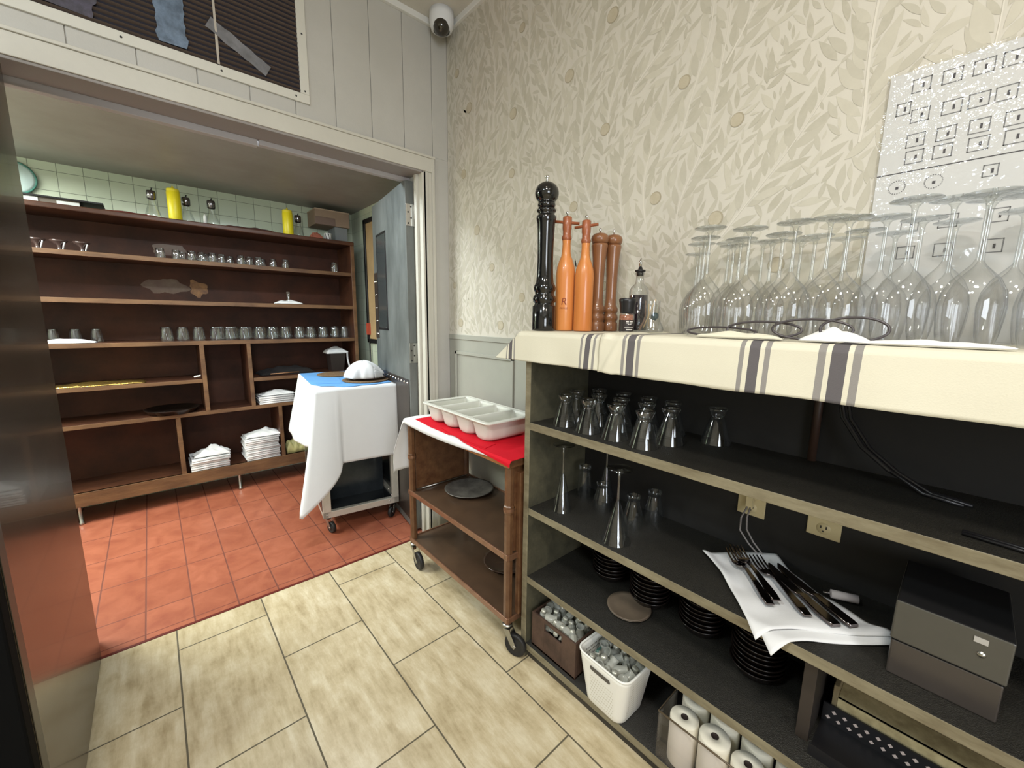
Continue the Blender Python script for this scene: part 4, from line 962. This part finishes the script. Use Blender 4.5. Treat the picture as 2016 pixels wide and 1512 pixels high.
s.grid(lambda u, v: (.9175-.009*min(1,v*2.5)*(1-.75*u), 1.032+.32*u, .8072-.024*v*(1-.95*u)), 20, 6, REDC)
s.poly([(.93, 1.20, .8078), (1.0, 1.22, .8078), (1.03, 1.50, .8078), (.955, 1.56, .8078), (.93, 1.43, .8078)], REDC, h=.0018)
lab(s.build('red_cloth', bevel=.0006), 'bright red cloth spread on the brown cart beneath the cutlery tray', 'cloth')

# cutlery tray
ct = empty('cutlery_tray', (1.091, 1.482, .8095), math.radians(-1.5), label='off-white four-compartment cutlery tray on the red cloth', cat='cutlery tray')
LX, LY, HT = .130, .268, .088
s = MB(); npz = 4; py_ = 2*(LY-.010)/npz
def sring(cx, cy, hx, hy, z, n=8, r=.02):
    return [(cx+x, cy+y, z) for x, y in rrect(hx, hy, min(r, hx*.98, hy*.98), n)]
tubr = []
for k in range(npz):
    cy = -LY+.010+py_*(k+.5); b = len(s.v); hy0 = py_/2-.0035; hx0 = LX-.012
    rs = [sring(0, cy, hx0, hy0, HT, r=.016)]
    for t_ in [i/9 for i in range(1, 10)]:
        ang = t_*PI/2; depth = HT-.002
        z = HT-depth*math.sin(ang)**1.0 if t_ > .0 else HT
        z = HT - depth*t_**.8 if t_ < .55 else HT-depth*(.55**.8+(1-.55**.8)*math.sin((t_-.55)/.45*PI/2))
        fy = 1-.16*t_ if t_ < .55 else (1-.16*.55)*math.sqrt(max(.02, 1-((t_-.55)/.45)**2*.80)); fx = 1-.10*t_ if t_ < .55 else (1-.055)*(1-.10*((t_-.55)/.45)**2)
        rs.append(sring(0, cy, hx0*fx, hy0*fy, z, r=.016+.02*t_))
    n = len(rs[0])
    for r_ in rs: s.v += r_
    for q in range(len(rs)-1):
        for i in range(n):
            j = (i+1) % n; s.face((b+q*n+i, b+(q+1)*n+i, b+(q+1)*n+j, b+q*n+j), TRAYP, True)
    s.face([b+(len(rs)-1)*n+i for i in range(n)], TRAYP); tubr.append((cy, hy0, hx0))
s.build('compartments', ct, solid=.0025, soff=-1)
s = MB()
for x in (-LX, LX-.014): s.box(x, x+.014, -LY, LY, HT-.004, HT, TRAYP)
for k in range(npz+1):
    y = -LY+.010+py_*k; w = .005 if 0 < k < npz else .010
    s.box(-LX+.01, LX-.01, y-w, y+w, HT-.004, HT+(.0 if 0 < k < npz else 0), TRAYP)
for (x, y, r0) in ((0, 0, 0),):
    s.tube([Vector((x_, y_, HT-.003)) for x_, y_ in rrect(LX+.002, LY+.002, .022, 5)], .005, TRAYP, 8, closed=True)
s.build('rim', ct, bevel=.002)

# ================================================ KITCHEN CART
kc = empty('kitchen_cart', (.672, 2.452, 0), math.radians(-8), label='silver metal framed cart under white tablecloth, just inside the doorway', cat='cart')
W_, D_ = .460, .76
ALU = mat('aluminium_frame', (204, 204, 194), .35, metal=.35, var=.12, vscale=30)
KDARK = mat('smoky_panel', (70, 76, 80), .18, metal=.5, rgb2=(40, 46, 52), vscale=5)
for x in (0, W_-.045):
    for y in (0, D_-.03):
        s = MB(); s.box(x, x+.045, y, y+.03, .125, .865, ALU); s.build('leg', kc, bevel=.002)
s = MB(); s.box(0, W_, 0, .03, .095, .135, ALU); s.box(0, W_, D_-.03, D_, .095, .135, ALU); s.box(0, .03, 0, D_, .095, .135, ALU); s.box(W_-.03, W_, 0, D_, .095, .135, ALU); s.box(.02, W_-.02, .02, D_-.02, .115, .122, KDARK)
for x, z in ((.02, .115), (.40, .115), (.412, .155), (.395, .20)): s.lathe([(0, .003), (.004, .002), (.005, 0)], CHROME, 8, T=RT((x, 0, z), rx=PI/2))
s.build('bottom_frame', kc, bevel=.002)
s = MB(); s.box(.045, W_-.045, .20, .206, .122, .86, KDARK); lab(s.build('inner_panel', kc), 'smoky dark panel')
s = MB(); s.box(-.002, .004, .03, D_-.03, .13, .86, KDARK); s.build('side_panel', kc)
s = MB(); s.box(W_-.004, W_+.002, .03, D_-.03, .13, .86, KDARK); s.build('side_panel', kc)
s = MB(); s.box(-.004, W_+.004, -.004, D_, .860, .884, ALU); s.build('top', kc, bevel=.003)
for (x, y, dx, dy) in ((.03, .03, .012, -.028), (W_-.03, .03, -.02, -.02), (.03, D_-.03, .02, .02), (W_-.03, D_-.03, .02, .0)):
    caster(x, y, dx, dy, .034, kc, (0, 0, 0), .100)
# tablecloth, draped with a long corner
def tcl(u, v):
    """u: perimeter parameter of the cloth; v: 0 on the table edge .. 1 at hem. perimeter runs back-left -> front-left -> front-right -> back-right"""
    segs = [D_+.006, W_+.010, D_+.006]; tot = sum(segs); d = u*tot
    x0, y0, x1, y1 = -.006, -.008, W_+.006, D_
    if d < segs[0]: p = Vector((x0, y1-d)); nrm = Vector((-1, 0)); loc = d; c = segs[0]-d; side = 0
    elif d < segs[0]+segs[1]: e = d-segs[0]; p = Vector((x0+e, y0)); nrm = Vector((0, -1)); c = e; side = 1
    else: e = d-segs[0]-segs[1]; p = Vector((x1, y0+e)); nrm = Vector((1, 0)); c = 9; side = 2
    w = math.exp(-(c/.055)**2)                        # near front-left corner
    wd = math.exp(-(c/.11)**2)
    base = .245 if side == 0 else (.470-.03*(c/ W_) if side == 1 else .30)
    drop = base
    if side == 1: drop = .455 if c > .125 else (.455+.06*(.125-c)/.02 if c > .105 else .515+(.72-.515)*(.105-c)/.105)
    if side == 0: drop = .72-.13*c/.05 if c < .05 else (.59-.23*(c-.05)/.03 if c < .08 else .36+.05*c)
    if side == 2: 
        c2 = d-segs[0]-segs[1]; drop = .44-.2*min(1, c2/.2)
    dirn = (nrm*(1-w) + Vector((-1, -.75)).normalized()*w).normalized()
    out = (.008+.002*math.sin(d*23))*v + w*.150*v**1.2 + .006*v
    if side == 0: out += .075*v*min(1, c/.35)*(1-w)
    if side == 2: out = .006+.004*v
    # fold valleys on both sides of the corner
    if side == 1:
        if c < .112: out = v**1.1*(.045+.115*(1-c/.112)); dirn = (Vector((0, -1))*(.35+.65*c/.112)+Vector((-1, -.4))*(1-c/.112)).normalized()
        elif c < .135: out = v*(.045*(.135-c)/.023)+.006*v
        else: out = .006*v+.0015*math.sin(d*23)*v
    fold = .028*math.exp(-((c-.10)/.04)**2)*v if side == 0 else (0)
    q = p + dirn*out - nrm*fold
    z = .887-drop*v
    if v < .03: z = .8885-.02*v
    return (q.x, q.y, z)
s = MB(); s.grid(lambda u, v: (-.006+(W_+.012)*u, -.008+(D_+.008)*v, .8885+.0008*fbm(u*6, v*8)), 20, 30, LINENW)
s.grid(tcl, 200, 30, LINENW)
tcb = s.build('tablecloth', solid=.0015, loc=None); tcb.location = (.672, 2.452, 0); tcb.rotation_euler = (0, 0, math.radians(-8)); lab(tcb, 'white tablecloth with a long pointed front corner over the silver kitchen cart', 'tablecloth')
def kl(x, y, z=0):   # kitchen-cart local -> world
    return tuple(Matrix.Translation((.672, 2.452, 0)) @ Matrix.Rotation(math.radians(-8), 4, 'Z') @ Vector((x, y, z)))
BP = [(.002, .20), (.0, .745), (.20, .745), (.44, .74), (.452, .45), (.454, .06), (.38, .03), (.27, .022), (.20, .004), (.15, .016), (.11, .07), (.045, .10)]
s = MB(); s.poly([kl(x, y, .8915) for x, y in BP], BLUEC, h=.0022); s.poly([kl(x, y, .894) for x, y in ((.03, .18), (.17, .14), (.20, .40), (.05, .48))], BLUEC, h=.0018)
lab(s.build('blue_cloth'), 'sky blue cloth laid on the white tablecloth of silver cart', 'cloth')
ch = empty('wicker_charger', kl(.330, .205, .8942), label='round brown wicker charger on blue cloth, under the dark plate', cat='placemat')
s = MB(); s.lathe([(0, 0), (.138, 0), (.145, .004), (.141, .008), (.12, .009), (0, .009)], WICKER, 60); s.build('woven_disc', ch)
ch2 = empty('wicker_charger', kl(.215, .560, .8942), label='second brown wicker charger behind the napkin plate on the silver cart', cat='placemat')
s = MB(); s.lathe([(0, 0), (.120, 0), (.127, .004), (.123, .008), (.10, .009), (0, .009)], WICKER, 60); s.build('woven_disc', ch2)
dp = empty('dinner_plate', kl(.334, .215, .9036), label='dark brown plate on the wicker charger, holding the folded white napkin', cat='plate')
s = MB(); s.lathe([(0, 0), (.075, 0), (.110, .008), (.126, .014), (.127, .016), (.112, .013), (.076, .004), (0, .004)], mat('dark_plate', (70, 52, 42), .15, coat=.4), 48); s.build('plate_body', dp)
nk = empty('hat_napkin', kl(.312, .205, .9090), label='white napkin folded into a domed hat on the dark plate', cat='napkin')
def hat(u, v):
    a = 2*PI*u; t = v
    r = .098*(1-t**2.2)**.5 if t < 1 else 0
    pl_ = 1+.10*math.cos(5*a+.6)*(1-t)**.6+.05*math.cos(11*a+1)*(1-t)
    ex = 1+.30*abs(math.cos(a))**5*(1-t)**2.2
    x = r*math.cos(a)*pl_*ex*1.0; y = r*math.sin(a)*pl_*.82
    z = .108*t**.72*(1+.05*math.sin(3*a)) - .004*0 + (.016*abs(math.cos(a))**6*(1-t)**3)
    return (x+.010*t, y, z+.003)
s = MB(); s.grid(hat, 80, 24, LINEN); s.build('folded_dome', nk, solid=.0015)
s = MB()
for k, (dx, a0) in enumerate(((.0, -.35), (.006, -.18), (.012, -.02))):
    s.grid(lambda u, v: (.045+.085*u+dx*.4, -.085+.020*k+.05*u, .006+.010*k+.055*math.sin(PI*(1-u)*.5)*v*.9), 8, 6, LINEN)
s.build('pleats', nk, solid=.0012)

# ================================================ KITCHEN CABINET
KY, KB = 3.52, 3.846
ko = (.28, 3.68, 0)
kb = empty('kitchen_shelving', ko, label='tall dark brown wooden shelving with cubbies along tiled kitchen wall', cat='shelving')
def kp(name, s, bevel=.0015, label=None):
    rel(s, ko); o = s.build(name, kb, bevel=bevel)
    if label: o['label'] = label
    return o
XL, XR = -.80, 1.335
s = MB(); s.box(XL, XR, KY-.012, KB, 1.882, 1.912, KWOOD, frontdir='-y', front=KWOOD); kp('top_board', s, .006)
for z in (1.663, 1.393, 1.125): 
    s = MB(); s.box(XL+.02, XR-.03, KY, KB, z-.028, z, KWOOD, frontdir='-y', front=KEDGE); kp('shelf', s)
s = MB(); s.box(XL+.02, .238, KY, KB, .835, .860, KWOOD, frontdir='-y', front=KEDGE); kp('cubby_shelf', s)
s = MB(); s.box(.542, XR-.03, KY, KB, .815, .842, KWOOD, frontdir='-y', front=KEDGE); kp('cubby_shelf', s)
s = MB(); s.box(XL+.02, XR-.03, KY, KB, .605, .632, KWOOD, frontdir='-y', front=KEDGE); kp('shelf', s)
s = MB(); s.box(XL+.02, XR-.03, KY, KB, .175, .205, KWOOD, frontdir='-y', front=KEDGE); s.box(XL, XR, KY-.004, KY+.02, .118, .205, KEDGE); kp('bottom_board', s)
for x, z0, z1 in ((.250, .632, 1.097), (.527, .632, 1.097), (.080, .205, .605), (.700, .205, .605)):
    s = MB(); s.box(x-.012, x+.014, KY, KB, z0, z1, KWOOD, frontdir='-y', front=KEDGE); kp('divider', s)
s = MB(); s.box(XR-.030, XR, KY-.004, KB, .0, 1.882, KWOOD, frontdir='-y', front=KEDGE); kp('side_panel', s, .003)
s = MB(); s.box(XL, XL+.03, KY-.004, KB, .0, 1.882, KWOOD, frontdir='-y', front=KEDGE); kp('side_panel', s, .003)
s = MB(); s.box(XL, XR, KB-.012, KB, .118, 1.882, KBACK)
WORN = mat('worn_gold_patch', (140, 98, 52), .5, rgb2=(96, 60, 34), vscale=30)
WORNG = mat('worn_grey_patch', (98, 78, 58), .4, rgb2=(80, 50, 34), vscale=12)
for (x0, x1, z0, z1, mt, sd) in ((.22, .36, 1.425, 1.56, WORN, 1), (-.02, .24, 1.43, 1.57, WORNG, 2), (.0, .30, 1.70, 1.80, WORNG, 3)):
    b = len(s.v); cx, cz = (x0+x1)/2, (z0+z1)/2; n = 26
    for k in range(n):
        a = 2*PI*k/n; q = .8+.45*fbm(math.cos(a)*1.5+sd, math.sin(a)*1.5); s.v.append((cx+(x1-x0)/2*math.cos(a)*q, KB-.0128, cz+(z1-z0)/2*math.sin(a)*q))
    s.face(range(b, b+n), mt)
kp('back_board', s, 0)
for x in (-.439, .397, 1.10):
    s = MB(); s.lathe([(0, .0), (.014, .0), (.014, .012), (.010, .016), (.010, .118)], STEEL, 12, T=RT((x, KY+.02, 0))); kp('metal_foot', s, 0)

# ---- things on the kitchen shelving
def tumbler(label, grp, loc, r=.036, H=.092, first=[None]):
    key = (r, H)
    if not isinstance(first[0], dict): first[0] = {}
    if key not in first[0]:
        t = empty('tumbler', loc, label=label, cat='tumbler', group=grp)
        s = MB(); s.lathe([(r*.96, 0), (r, .006), (r*.97, H*.5), (r*.84, H-.003), (r*.80, H), (0, H-.001)], GLASSK, 16); s.build('glass_wall', t)
        s = MB(); s.lathe([(0, H-.012), (r*.78, H-.011), (r*.80, H)], GLASSK, 16); s.lathe([(r*.95, .0005), (r*.97, -.0002), (r, .0005)], GLASSK, 16); s.build('thick_base', t); first[0][key] = t; return t
    return dup(first[0][key], loc, .0, label, grp)
gx = [.085, .171, .258, .355, .437, .526, .622, .708, .800, .900, .985, 1.080, 1.175, 1.255]
for i, x in enumerate(gx):
    tumbler('clear tumbler above the kitchen cubbies, front row, %s from the left' % ORD[i], 'row of tumblers above the cubbies', (x-.008, 3.60, 1.1255))
for i, x in enumerate(gx[3:]):
    tumbler('clear tumbler above the kitchen cubbies, back row, %s from the left' % ORD[i], 'row of tumblers above the cubbies', (x+.035, 3.70+.01*(i % 2), 1.1255))
for i, x in enumerate((-.45, -.355, -.262)):
    tumbler('small glass behind the white napkin on the tumbler shelf, %s from the left' % ORD[i], 'small glasses at the left of the cubby-top shelf', (x, 3.70, 1.1255), .030, .080)
ux = [.095, .179, .258, .315, .375, .430, .543, .600, .655, .756, .835]
for i, x in enumerate(ux):
    tumbler('small clear glass on the uppermost kitchen shelf, front, %s from the left' % ORD[i], 'small glasses on the uppermost kitchen shelf', (x, 3.62+.03*(i % 2), 1.6635), .027, .068)
for i, x in enumerate((.215, .345, .49, .70)):
    tumbler('small clear glass on the uppermost kitchen shelf, rear, %s from the left' % ORD[i], 'small glasses on the uppermost kitchen shelf', (x, 3.73, 1.6635), .027, .068)
tumbler('small clear glass alone at the right end of the uppermost kitchen shelf', 'small glasses on the uppermost kitchen shelf', (1.195, 3.60, 1.6635), .030, .078)
def cup(loc, label):
    t = empty('dark_cup', loc, label=label, cat='cup', group='dark dishes at the left of the uppermost shelf')
    s = MB(); s.lathe([(0, 0), (.016, 0), (.010, .012), (.010, .030), (.034, .050), (.040, .058), (.036, .061), (.018, .063), (0, .064)], mat('tinted_glass_dish', (74, 58, 54), .08, coat=.5), 22); s.build('cup_body', t)
    s = MB(); s.tube([(.014, -.016, .006), (.020, -.020, .030), (.026, -.026, .048)], .004, mat('pale_glint', (206, 206, 206), .1), 6); s.build('stem_glint', t)  # pale tube modelled as the glint on the stem
for i, x in enumerate((-.441, -.355, -.262)): cup((x, 3.62, 1.6635), 'dark stemmed dish with a pale glint, %s from the left on the uppermost kitchen shelf' % ORD[i])
# top of the shelving
ZK = 1.9125
def jug(loc, label, s_=1.0):
    t = empty('glass_jug', loc, label=label, cat='jug', group='glass dispensers on top of the shelving')
    s = MB(); s.lathe([(0, .001), (.042*s_, .001), (.044*s_, .006), (.036*s_, .045), (.020*s_, .095), (.018*s_, .125)], GLASSK, 22); s.build('glass_body', t)
    s = MB(); s.lathe([(.020*s_, .120), (.024*s_, .124), (.025*s_, .160), (.022*s_, .172), (0, .176)], mat('dark_chrome', (120, 116, 116), .12, metal=.9), 20); s.tube([(0, 0, .172), (.006, -.004, .19)], .004, DARKP, 6); s.build('metal_lid', t)
jug((.085, 3.62, ZK), 'glass dispenser with dark lid left of the taller yellow bottle'); jug((.262, 3.66, ZK), 'glass dispenser with metal lid right behind the left yellow bottle')
jug((.398, 3.63, ZK), 'glass dispenser with tilted metal lid beside a little white shaker'); jug((.955, 3.66, ZK), 'glass dispenser half hidden behind the right yellow bottle')
s = MB(); s.lathe([(0, 0), (.012, 0), (.010, .05), (.006, .065), (0, .068)], mat('white_ceramic', (226, 226, 220), .3), 14, T=RT((.352, 3.585, ZK))); lab(s.build('white_shaker'), 'little white tapered shaker on top of the shelving', 'shaker')
def squeeze(loc, label, H=.205):
    t = empty('squeeze_bottle', loc, label=label, cat='squeeze bottle', group='yellow squeeze bottles')
    s = MB(); s.lathe([(0, 0), (.034, 0), (.036, .005), (.036, H-.030), (.033, H-.022)], YELLOW, 24); s.build('bottle_body', t)
    s = MB(); s.lathe([(.034, H-.024), (.034, H-.010), (.030, H-.006), (.012, H-.002), (.006, H+.004), (.004, H+.012), (0, H+.013)], YCAP, 24); s.build('screw_cap', t)
squeeze((.195, 3.59, ZK), 'taller yellow squeeze bottle left of centre on top of the shelving'); squeeze((.866, 3.59, ZK), 'yellow squeeze bottle at the right, near the brown carton on top of the shelving', .190)
t = empty('carton_box', (1.205, 3.70, 2.035), label='brown carton near the kitchen ceiling at the right end of shelving', cat='box')
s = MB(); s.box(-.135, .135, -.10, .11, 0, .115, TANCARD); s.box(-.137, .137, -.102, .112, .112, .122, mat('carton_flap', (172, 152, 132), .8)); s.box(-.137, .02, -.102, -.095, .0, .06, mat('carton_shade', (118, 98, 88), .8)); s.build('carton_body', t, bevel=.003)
s = MB(); s.box(.02, .12, -.08, .1, -.1225, -.002, mat('grey_box', (126, 130, 130), .6)); s.build('grey_box_below', t); t.children[-1]['label'] = 'grey box carrying the carton'
t = empty('patterned_mug', (1.155, 3.585, ZK), label='black and white swirled mug on top of the shelving below the carton', cat='mug')
s = MB(); Tm = RT((0, 0, .030), rz=0, ry=0, rx=0); s.lathe([(0, 0), (.026, 0), (.030, .008), (.030, .050), (.027, .054)], mat('mug_white', (220, 220, 216), .3), 22); s.build('mug_body', t)
s = MB()
for k in range(7):
    a0 = -2.9+k*.42; b = len(s.v)
    for q in range(8):
        z = .008+.042*q/7; a = a0+.35*q/7; s.v += [(.0305*math.cos(a), .0305*math.sin(a), z), (.0305*math.cos(a+.2), .0305*math.sin(a+.2), z)]
    for q in range(7): s.face((b+2*q, b+2*q+1, b+2*q+3, b+2*q+2), DARKP, True)
lab(s.build('black_swirls', t), 'black swirl pattern')
mound('red_cloth_bundle', 1.06, 3.58, .045, .04, .050, 3, 'crumpled reddish cloth beside the swirled mug on the shelving', 'cloth', mat('dull_red_cloth', (158, 92, 72), .9), ZK)
mound('dark_cloth_bundle', .62, 3.60, .16, .05, .022, 6, 'low dark red cloth lying between dispensers and right yellow bottle', 'cloth', mat('dark_red_cloth', (70, 34, 30), .9), ZK)
mound('red_cloth_strip', -.02, 3.57, .13, .04, .012, 9, 'flat dark red cloth left of the yellow bottle on the shelving', 'cloth', mat('wine_red_cloth', (96, 30, 24), .9), ZK)
t = empty('black_tray', (-.36, 3.64, ZK), label='black tray with pale cards beneath it at the left top of shelving', cat='tray')
s = MB(); s.box(-.25, .22, -.12, .13, .028, .036, DARKP); s.box(-.24, .12, -.10, .12, 0, .028, mat('grey_packet', (104, 94, 84), .7)); s.build('tray_plate', t)
s = MB(); s.box(-.20, -.04, -.104, -.100, .004, .026, mat('pale_card', (206, 208, 206), .6)); s.box(.03, .12, -.104, -.100, .002, .020, mat('pale_card', (206, 208, 206), .6)); s.build('pale_cards', t)
# shelf items
mound('crumpled_napkin', .83, 3.59, .095, .05, .030, 4, 'crumpled white napkin on the middle kitchen shelf holding a glass', 'napkin', LINEN, 1.3935)
t = empty('upright_glass', (.83, 3.585, 1.4150), label='narrow glass standing on the crumpled white napkin', cat='glass')
s = MB(); s.lathe([(.012, 0), (.013, .05), (.015, .072)], GLASSK, 16); s.lathe([(0, .002), (.012, .002)], GLASSK, 16); s.build('glass_wall', t)
mound('white_napkin', -.385, 3.585, .13, .045, .024, 7, 'white folded napkin at the left end of the tumbler shelf', 'napkin', LINENW, 1.1255)
t = empty('takeaway_tub', (1.175, 3.63, .8425), label='dark plastic tub topped with a white bag in the right cubby', cat='tub')
s = MB(); s.lathe([(0, 0), (.070, 0), (.088, .150), (.092, .155)], mat('dark_tub', (50, 42, 40), .4), 4, T=RT(rz=PI/4), smooth=False); s.box(-.02, .05, -.064, -.060, .085, .105, LINEN, T=RT(rx=math.radians(-6))); s.build('tub_body', t)
s = MB(); s.grid(lambda u, v: (.085*(2*u-1), .065*(2*v-1), .150+.055*max(0, 1-max(abs(2*u-1), abs(2*v-1)))**.5*(1+.3*fbm(u*5, v*5))), 20, 20, LINENW)
s.grid(lambda u, v: (.070+.014*u+.014*v, -.060+.02*math.sin(v*3)-.012, .165-.13*v), 4, 12, LINENW); lab(s.build('white_bag', t, solid=.002), 'crumpled white bag')
mound('gold_wrapper', -.28, 3.60, .22, .07, .018, 12, 'crinkled gold foil sheet on the left cubby shelf', 'foil', GOLD, .8605)
s = MB(); s.tube([(.195, 3.56, .875), (.232, 3.55, .883)], .006, mat('white_ceramic', (226, 226, 220), .3), 8); lab(s.build('white_clip'), 'tiny white clip at the right end of left cubby shelf', 'clip')
t = empty('round_pan', (.06, 3.62, .6325), label='round dark pan in the lower left cubby', cat='pan')
s = MB(); s.lathe([(0, 0), (.13, 0), (.15, .03), (.152, .032), (.148, .032), (.128, .004), (0, .004)], mat('dark_pan', (52, 42, 36), .25, metal=.5), 40); s.build('pan_body', t)
s = MB(); s.tube([(.66, 3.55, .858), (.86, 3.548, .862)], .0045, mat('copper_utensil', (150, 110, 80), .35, metal=.5), 8); lab(s.build('utensil_handle'), 'long thin brown utensil on the right cubby shelf', 'utensil')
t = mound('black_bag', .80, 3.68, .20, .09, .055, 14, 'soft black bag at the back of the right cubby', 'bag', mat('black_fabric', (26, 22, 22), .9), .8425)
# folded napkins, each one by itself
fn = [None]
def napstack(x, y, z, n, w, d, where, seed, th=.0145):
    rr = random.Random(seed)
    for k in range(n):
        lb = 'folded white napkin, %s from the bottom %s' % (ORD[k], where); l = (x+rr.uniform(-.006, .006), y+rr.uniform(-.006, .004), z+th*k); rz = rr.uniform(-.03, .03)
        if fn[0] is None:
            t = empty('folded_napkin', l, rz, label=lb, cat='napkin', group='stacked white napkins in the cubbies')
            s = MB(); s.grid(lambda u, v: (.5*(2*u-1), -.5+v, .0035+.0012*fbm(u*4, v*4)), 10, 8, LINEN); s.tube([(-.5, -.5, .004), (0, -.503, .0055), (.5, -.5, .004)], .0042, LINEN, 8)
            s.grid(lambda u, v: (.5*(2*u-1), -.5+v, .0095+.0015*fbm(u*3, v*3, 4)), 10, 8, LINEN); s.box(-.498, .498, -.497, .497, .0020, .0095, LINEN); s.build('folded_layers', t); t.scale = (w, d, th/.0125); fn[0] = t
        else: dup(fn[0], l, rz, lb, scale=(w, d, th/.0125))
napstack(.235, 3.625, .2055, 6, .225, .20, 'in the left stack of the lower open cubby', 1)
napstack(.564, 3.625, .2055, 12, .225, .20, 'in the tall stack of the lower open cubby', 2)
napstack(.690, 3.625, .6325, 4, .24, .20, 'in the cubby beside the blue cloth', 3)
mound('crumpled_napkin', .25, 3.60, .11, .06, .075, 18, 'crumpled white napkin heaped on the left napkin stack', 'napkin', LINEN, .2955, peak=True)
mound('crumpled_napkin', .585, 3.60, .12, .07, .050, 22, 'loose white napkin with a raised corner on the tall napkin stack', 'napkin', LINEN, .3815, peak=True)
mound('crumpled_napkin', .70, 3.60, .12, .06, .040, 25, 'rumpled white napkin on top of the stack beside the blue cloth', 'napkin', LINEN, .6925, peak=True)
mound('plastic_bag', .80, 3.60, .07, .06, .12, 29, 'pale yellowish plastic bag in the lower cubby behind the tablecloth', 'bag', mat('yellowish_bag', (196, 190, 130), .5), .2055)
# round white disc with teal rim high on the tiled wall
t = empty('wall_disc', (-.515, 3.845, 2.085), label='round white disc with teal rim high on the tiled wall at far left', cat='wall fixture')
s = MB(); s.lathe([(0, .02), (.075, .02), (.085, .012), (.088, 0)], mat('disc_white', (206, 226, 222), .3), 36, T=RT(rx=PI/2)); s.build('disc', t)
s = MB(); s.tube([(.088*math.cos(a), -.010, .088*math.sin(a)) for a in [2*PI*k/36 for k in range(36)]], .005, mat('teal_rim', (70, 130, 116), .4), 8, closed=True); s.build('rim', t)
# framed board on the side wall
t = empty('framed_board', (1.447, 3.30, 1.60), label='tall cork notice board in black frame on side wall behind the grey door', cat='notice board')
s = MB()
for a in ((-.024, 0, -.27, .235, .47, .505), (-.024, 0, -.27, .235, -.52, -.485), (-.024, 0, .200, .235, -.52, .505), (-.024, 0, -.27, -.235, -.52, .505)): s.box(*a, mat('black_frame', (26, 26, 26), .4))
s.build('frame', t, bevel=.003)
s = MB(); s.box(-.012, -.004, -.24, .21, -.49, .48, mat('cork_board', (176, 148, 106), .8, var=.15)); s.build('board', t)
bpy.context.view_layer.update()
